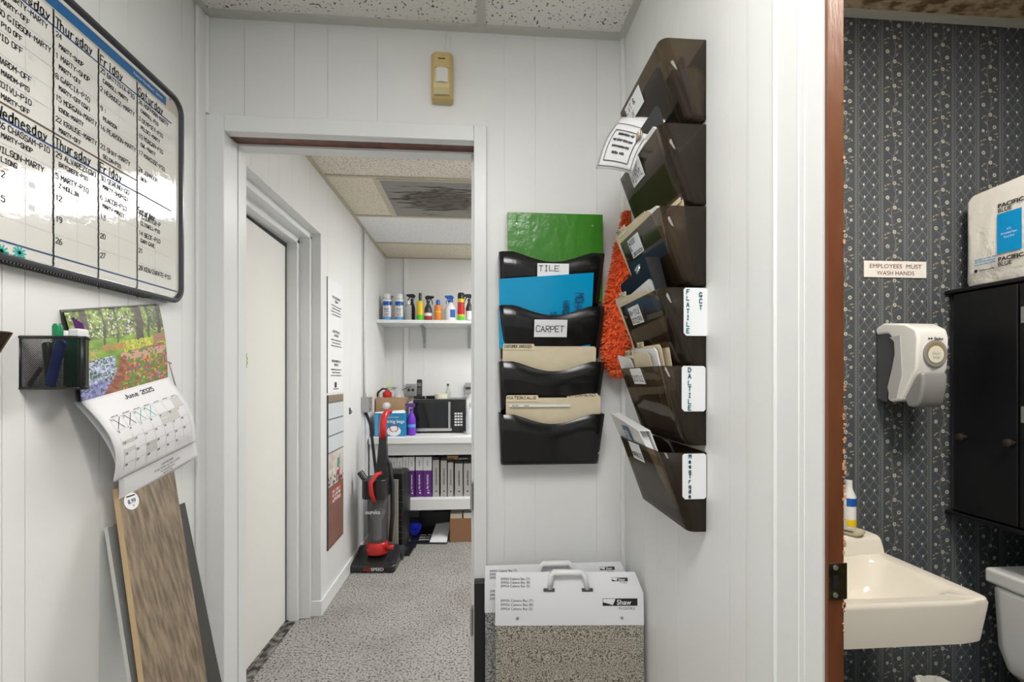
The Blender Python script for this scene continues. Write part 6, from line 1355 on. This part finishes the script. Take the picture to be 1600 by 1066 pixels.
# black cabinet over the toilet
KX0 = 1.482; kz0, kz1 = .885, 1.585; KB = mat('black painted cabinet', (.006, .006, .007), .30, bump=(30, .05, .002))
kb = thing('wall_cabinet', 'black wall cabinet above the toilet', 'cabinet', ((KX0+BX1)/2, .95, kz0))
b = B(); b.box((KX0, .55, kz0+.012), (BX1-.001, BYB-.015, kz1-.012)); b.obj('carcass', KB, kb, bevel=.002)
b = B(); b.box((KX0-.018, .54, kz1-.012), (BX1-.001, BYB-.0015, kz1)); b.obj('top_board', KB, kb, bevel=.003)
b = B(); b.box((KX0-.018, .54, kz0), (BX1-.001, BYB-.0015, kz0+.012)); b.obj('bottom_board', KB, kb, bevel=.003)
yd = ay(1590, KX0-.02)
for ya, yb2, lb in ((yd+.003, BYB-.028, ''), (.56, yd-.001, '')):
    b = B(); b.box((KX0-.016, ya, kz0+.018), (KX0-.0005, yb2, kz1-.018)); dd = b.obj('door', KB, kb, bevel=.002)
    yk = ay(1502, KX0-.03) if ya > yd else .7
    for yy in ([ay(1502, KX0-.03), ay(1577, KX0-.03)] if ya > yd else [.7]):
        b = B(); b.lathe([(.005, 0), (.005, .010), (.011, .014), (.011, .022), (.006, .025)], (0, 0, 0), 16); bmesh.ops.transform(b.bm, matrix=Matrix.Translation((KX0-.016, yy, az(1502, 683, X=KX0-.03))) @ Matrix.Rotation(-math.pi/2, 4, 'Y'), verts=b.bm.verts); b.obj('knob', mat('dark bronze knob', (.03, .02, .015), .45, .2), dd, smooth=True, auto=True)
    if ya > yd:
        for py in (492, 648): b = B(); q = at(1597, py, X=KX0-.018); b.box((KX0-.019, q.y-.006, q.z-.022), (KX0-.0155, q.y+.002, q.z+.022)); b.obj('hinge', DULL, dd)
# paper towel pack
yt0, yt1 = 1.02, 1.275; zp = kz1+.001; tz1 = az(1560, 291, X=1.50)
tp = thing('paper_towel_pack', 'large plastic wrapped pack of white paper towels on the black cabinet', 'paper towels', (1.58, 1.15, zp))
TW = mat('wrapped paper towels', (.76, .74, .68), .28, bump=(26, .7, .012), coat=.3)
b = B(); Rr = []
for f, kx in ((0, .94), (.04, 1), (.5, .99), (.93, 1), (1, .93)):
    z = zp+(tz1-zp)*f; Rr.append([(1.585+.092*kx*cx_, (yt0+yt1)/2+(yt1-yt0)/2*kx*cy_, z+(.012 if f == 1 and cy_ < 0 else 0)) for cx_, cy_ in ((-1, -.9), (-.9, -1), (.9, -1), (1, -.9), (1, .9), (.9, 1), (-.9, 1), (-1, .9))])
b.loft(Rr); b.obj('pack', TW, tp, bevel=.006, seg=3)
XT = 1.585-.0925; fr = Fr((XT-.0012, ay(1597, XT), zp), (0, 1, 0), (0, 0, 1)); fr = Fr((XT-.0012, ay(1560, XT), 0), (0, -1, 0), (0, 0, 1)); b = B()
wl = ay(1560, XT)-ay(1596, XT); zl = lambda py: az(1577, py, X=XT)
fr.quad(b, -.002, zl(330), wl+.002, zl(393), .0006, 0)
typed(b, fr, .000, zl(320), 'PACIFIC', .0115, 1, 'LEFT', .0008, 1.1, .05); typed(b, fr, .000, zl(330)+.004, 'BLUE', .0115, 1, 'LEFT', .0008, .95, .03)
typed(b, fr, .000, zl(405), 'PACIFIC', .0115, 1, 'LEFT', .0008, 1.1, .05); typed(b, fr, .000, zl(414)+.002, 'BLUE', .0115, 1, 'LEFT', .0008, .95, .03)
for k, tx in enumerate(('2-Ply', 'Perforated Paper', 'Towel Roll')): typed(b, fr, wl/2, zl(358)-.011*k, tx, .0052, 2, 'CENTER', .001, .8)
fw = ay(1524, XT)-ay(1560, XT)
for k in range(3): scribble(b, fr, -fw, -fw*.1, zl(396)-.008*k, .004, 0, .0008)
fr.disc(b, -fw*.95, zl(413), .005, .0008, 1); scribble(b, fr, -fw*.8, -fw*.15, zl(415), .005, 1, .0008)
b.obj('printed_label', [mat('sky blue print', (.0, .28, .62), .3), mat('black print', (.02, .02, .02), .4), PAPER], tp)
b = B()
for k in range(5): b.box((1.52, .74+.003*k, zp+.001+.05*k), (1.66, 1.005, zp+.048+.05*k))
tag(b.obj('paper_towel_stack', mat('folded towel stack', (.70, .64, .52), .8), loc=(1.59, .87, zp), bevel=.003), 'loose folded paper towels beside the wrapped pack on the cabinet', 'paper towels')
# toilet
PW_ = mat('white vitreous china', (.60, .61, .60), .15, coat=.3); tX = 1.482
tl = thing('toilet', 'white toilet tank and lid beside the sink', 'toilet', (1.45, .975, 0))
b = B(); Rr = []
for z, i0, i1 in ((.40, .085, .07), (.43, .060, .04), (.48, .016, .012), (.54, .0, .003), (.715, -.006, -.003)):
    Rr.append([(tX+i0+.012*(q in (0,)), 0, z) for q in ()] or [(tX+i0, .775+i1+.02, z), (tX+i0+.02, .775+i1, z), (BX1-.004, .775+i1, z), (BX1-.004, 1.196-i1, z), (tX+i0+.02, 1.196-i1, z), (tX+i0, 1.196-i1-.02, z)])
b.loft(Rr); b.obj('tank', PW_, tl, bevel=.014, seg=4)
b = B(); b.box((tX-.010, .765, .716), (BX1-.002, 1.205, .760)); b.obj('tank_lid', PW_, tl, bevel=.010, seg=4)
b = B(); b.loft([sup(1.42, .975, .10, .09, 3, .0), sup(1.40, .975, .12, .10, 3, .10), sup(1.30, .975, .20, .15, 2.6, .33), sup(1.27, .975, .235, .18, 2.3, .395)]); b.box((1.40, .87, .10), (1.62, 1.08, .395)); b.obj('bowl', PW_, tl, smooth=True, auto=True)
b = B(); b.loft([sup(1.27, .975, .24, .185, 2.3, .396), sup(1.27, .975, .24, .185, 2.3, .412), sup(1.27, .975, .14, .11, 2.2, .414), sup(1.27, .975, .14, .11, 2.2, .397)], cap=False); b.obj('seat', WHITE, tl, smooth=True, auto=True)
b = B(); b.tube([(tX-.002, .83, .66), (tX-.018, .83, .66)], .010, 12); b.box((tX-.022, .82, .653), (tX-.012, .90, .667)); b.obj('flush_handle', SILVER, tl, bevel=.002)
# waste bin with crumpled liner
t = thing('waste_bin', 'small bin with crumpled white liner between the sink and the toilet', 'bin', (1.405, 1.235, 0)); bc = (1.385, 1.232)
b = B(); b.lathe([(.050, 0), (.066, .365), (.062, .365), (.048, .005)], (*bc, 0), 24); b.obj('pail', WHITE, t, smooth=True, auto=True)
b = B(); b.loft([[(bc[0]+(r_+.004*math.sin(k*2.3))*math.cos(6.2832*k/28), bc[1]+(r_+.004*math.sin(k*2.3))*math.sin(6.2832*k/28), z+.004*math.sin(k*1.7)) for k in range(28)] for r_, z in ((.068, .325), (.071, .370), (.068, .382), (.060, .383), (.052, .36))], cap=False); b.obj('liner', mat('white bin liner', (.78, .80, .74), .4), t, solid=.001)
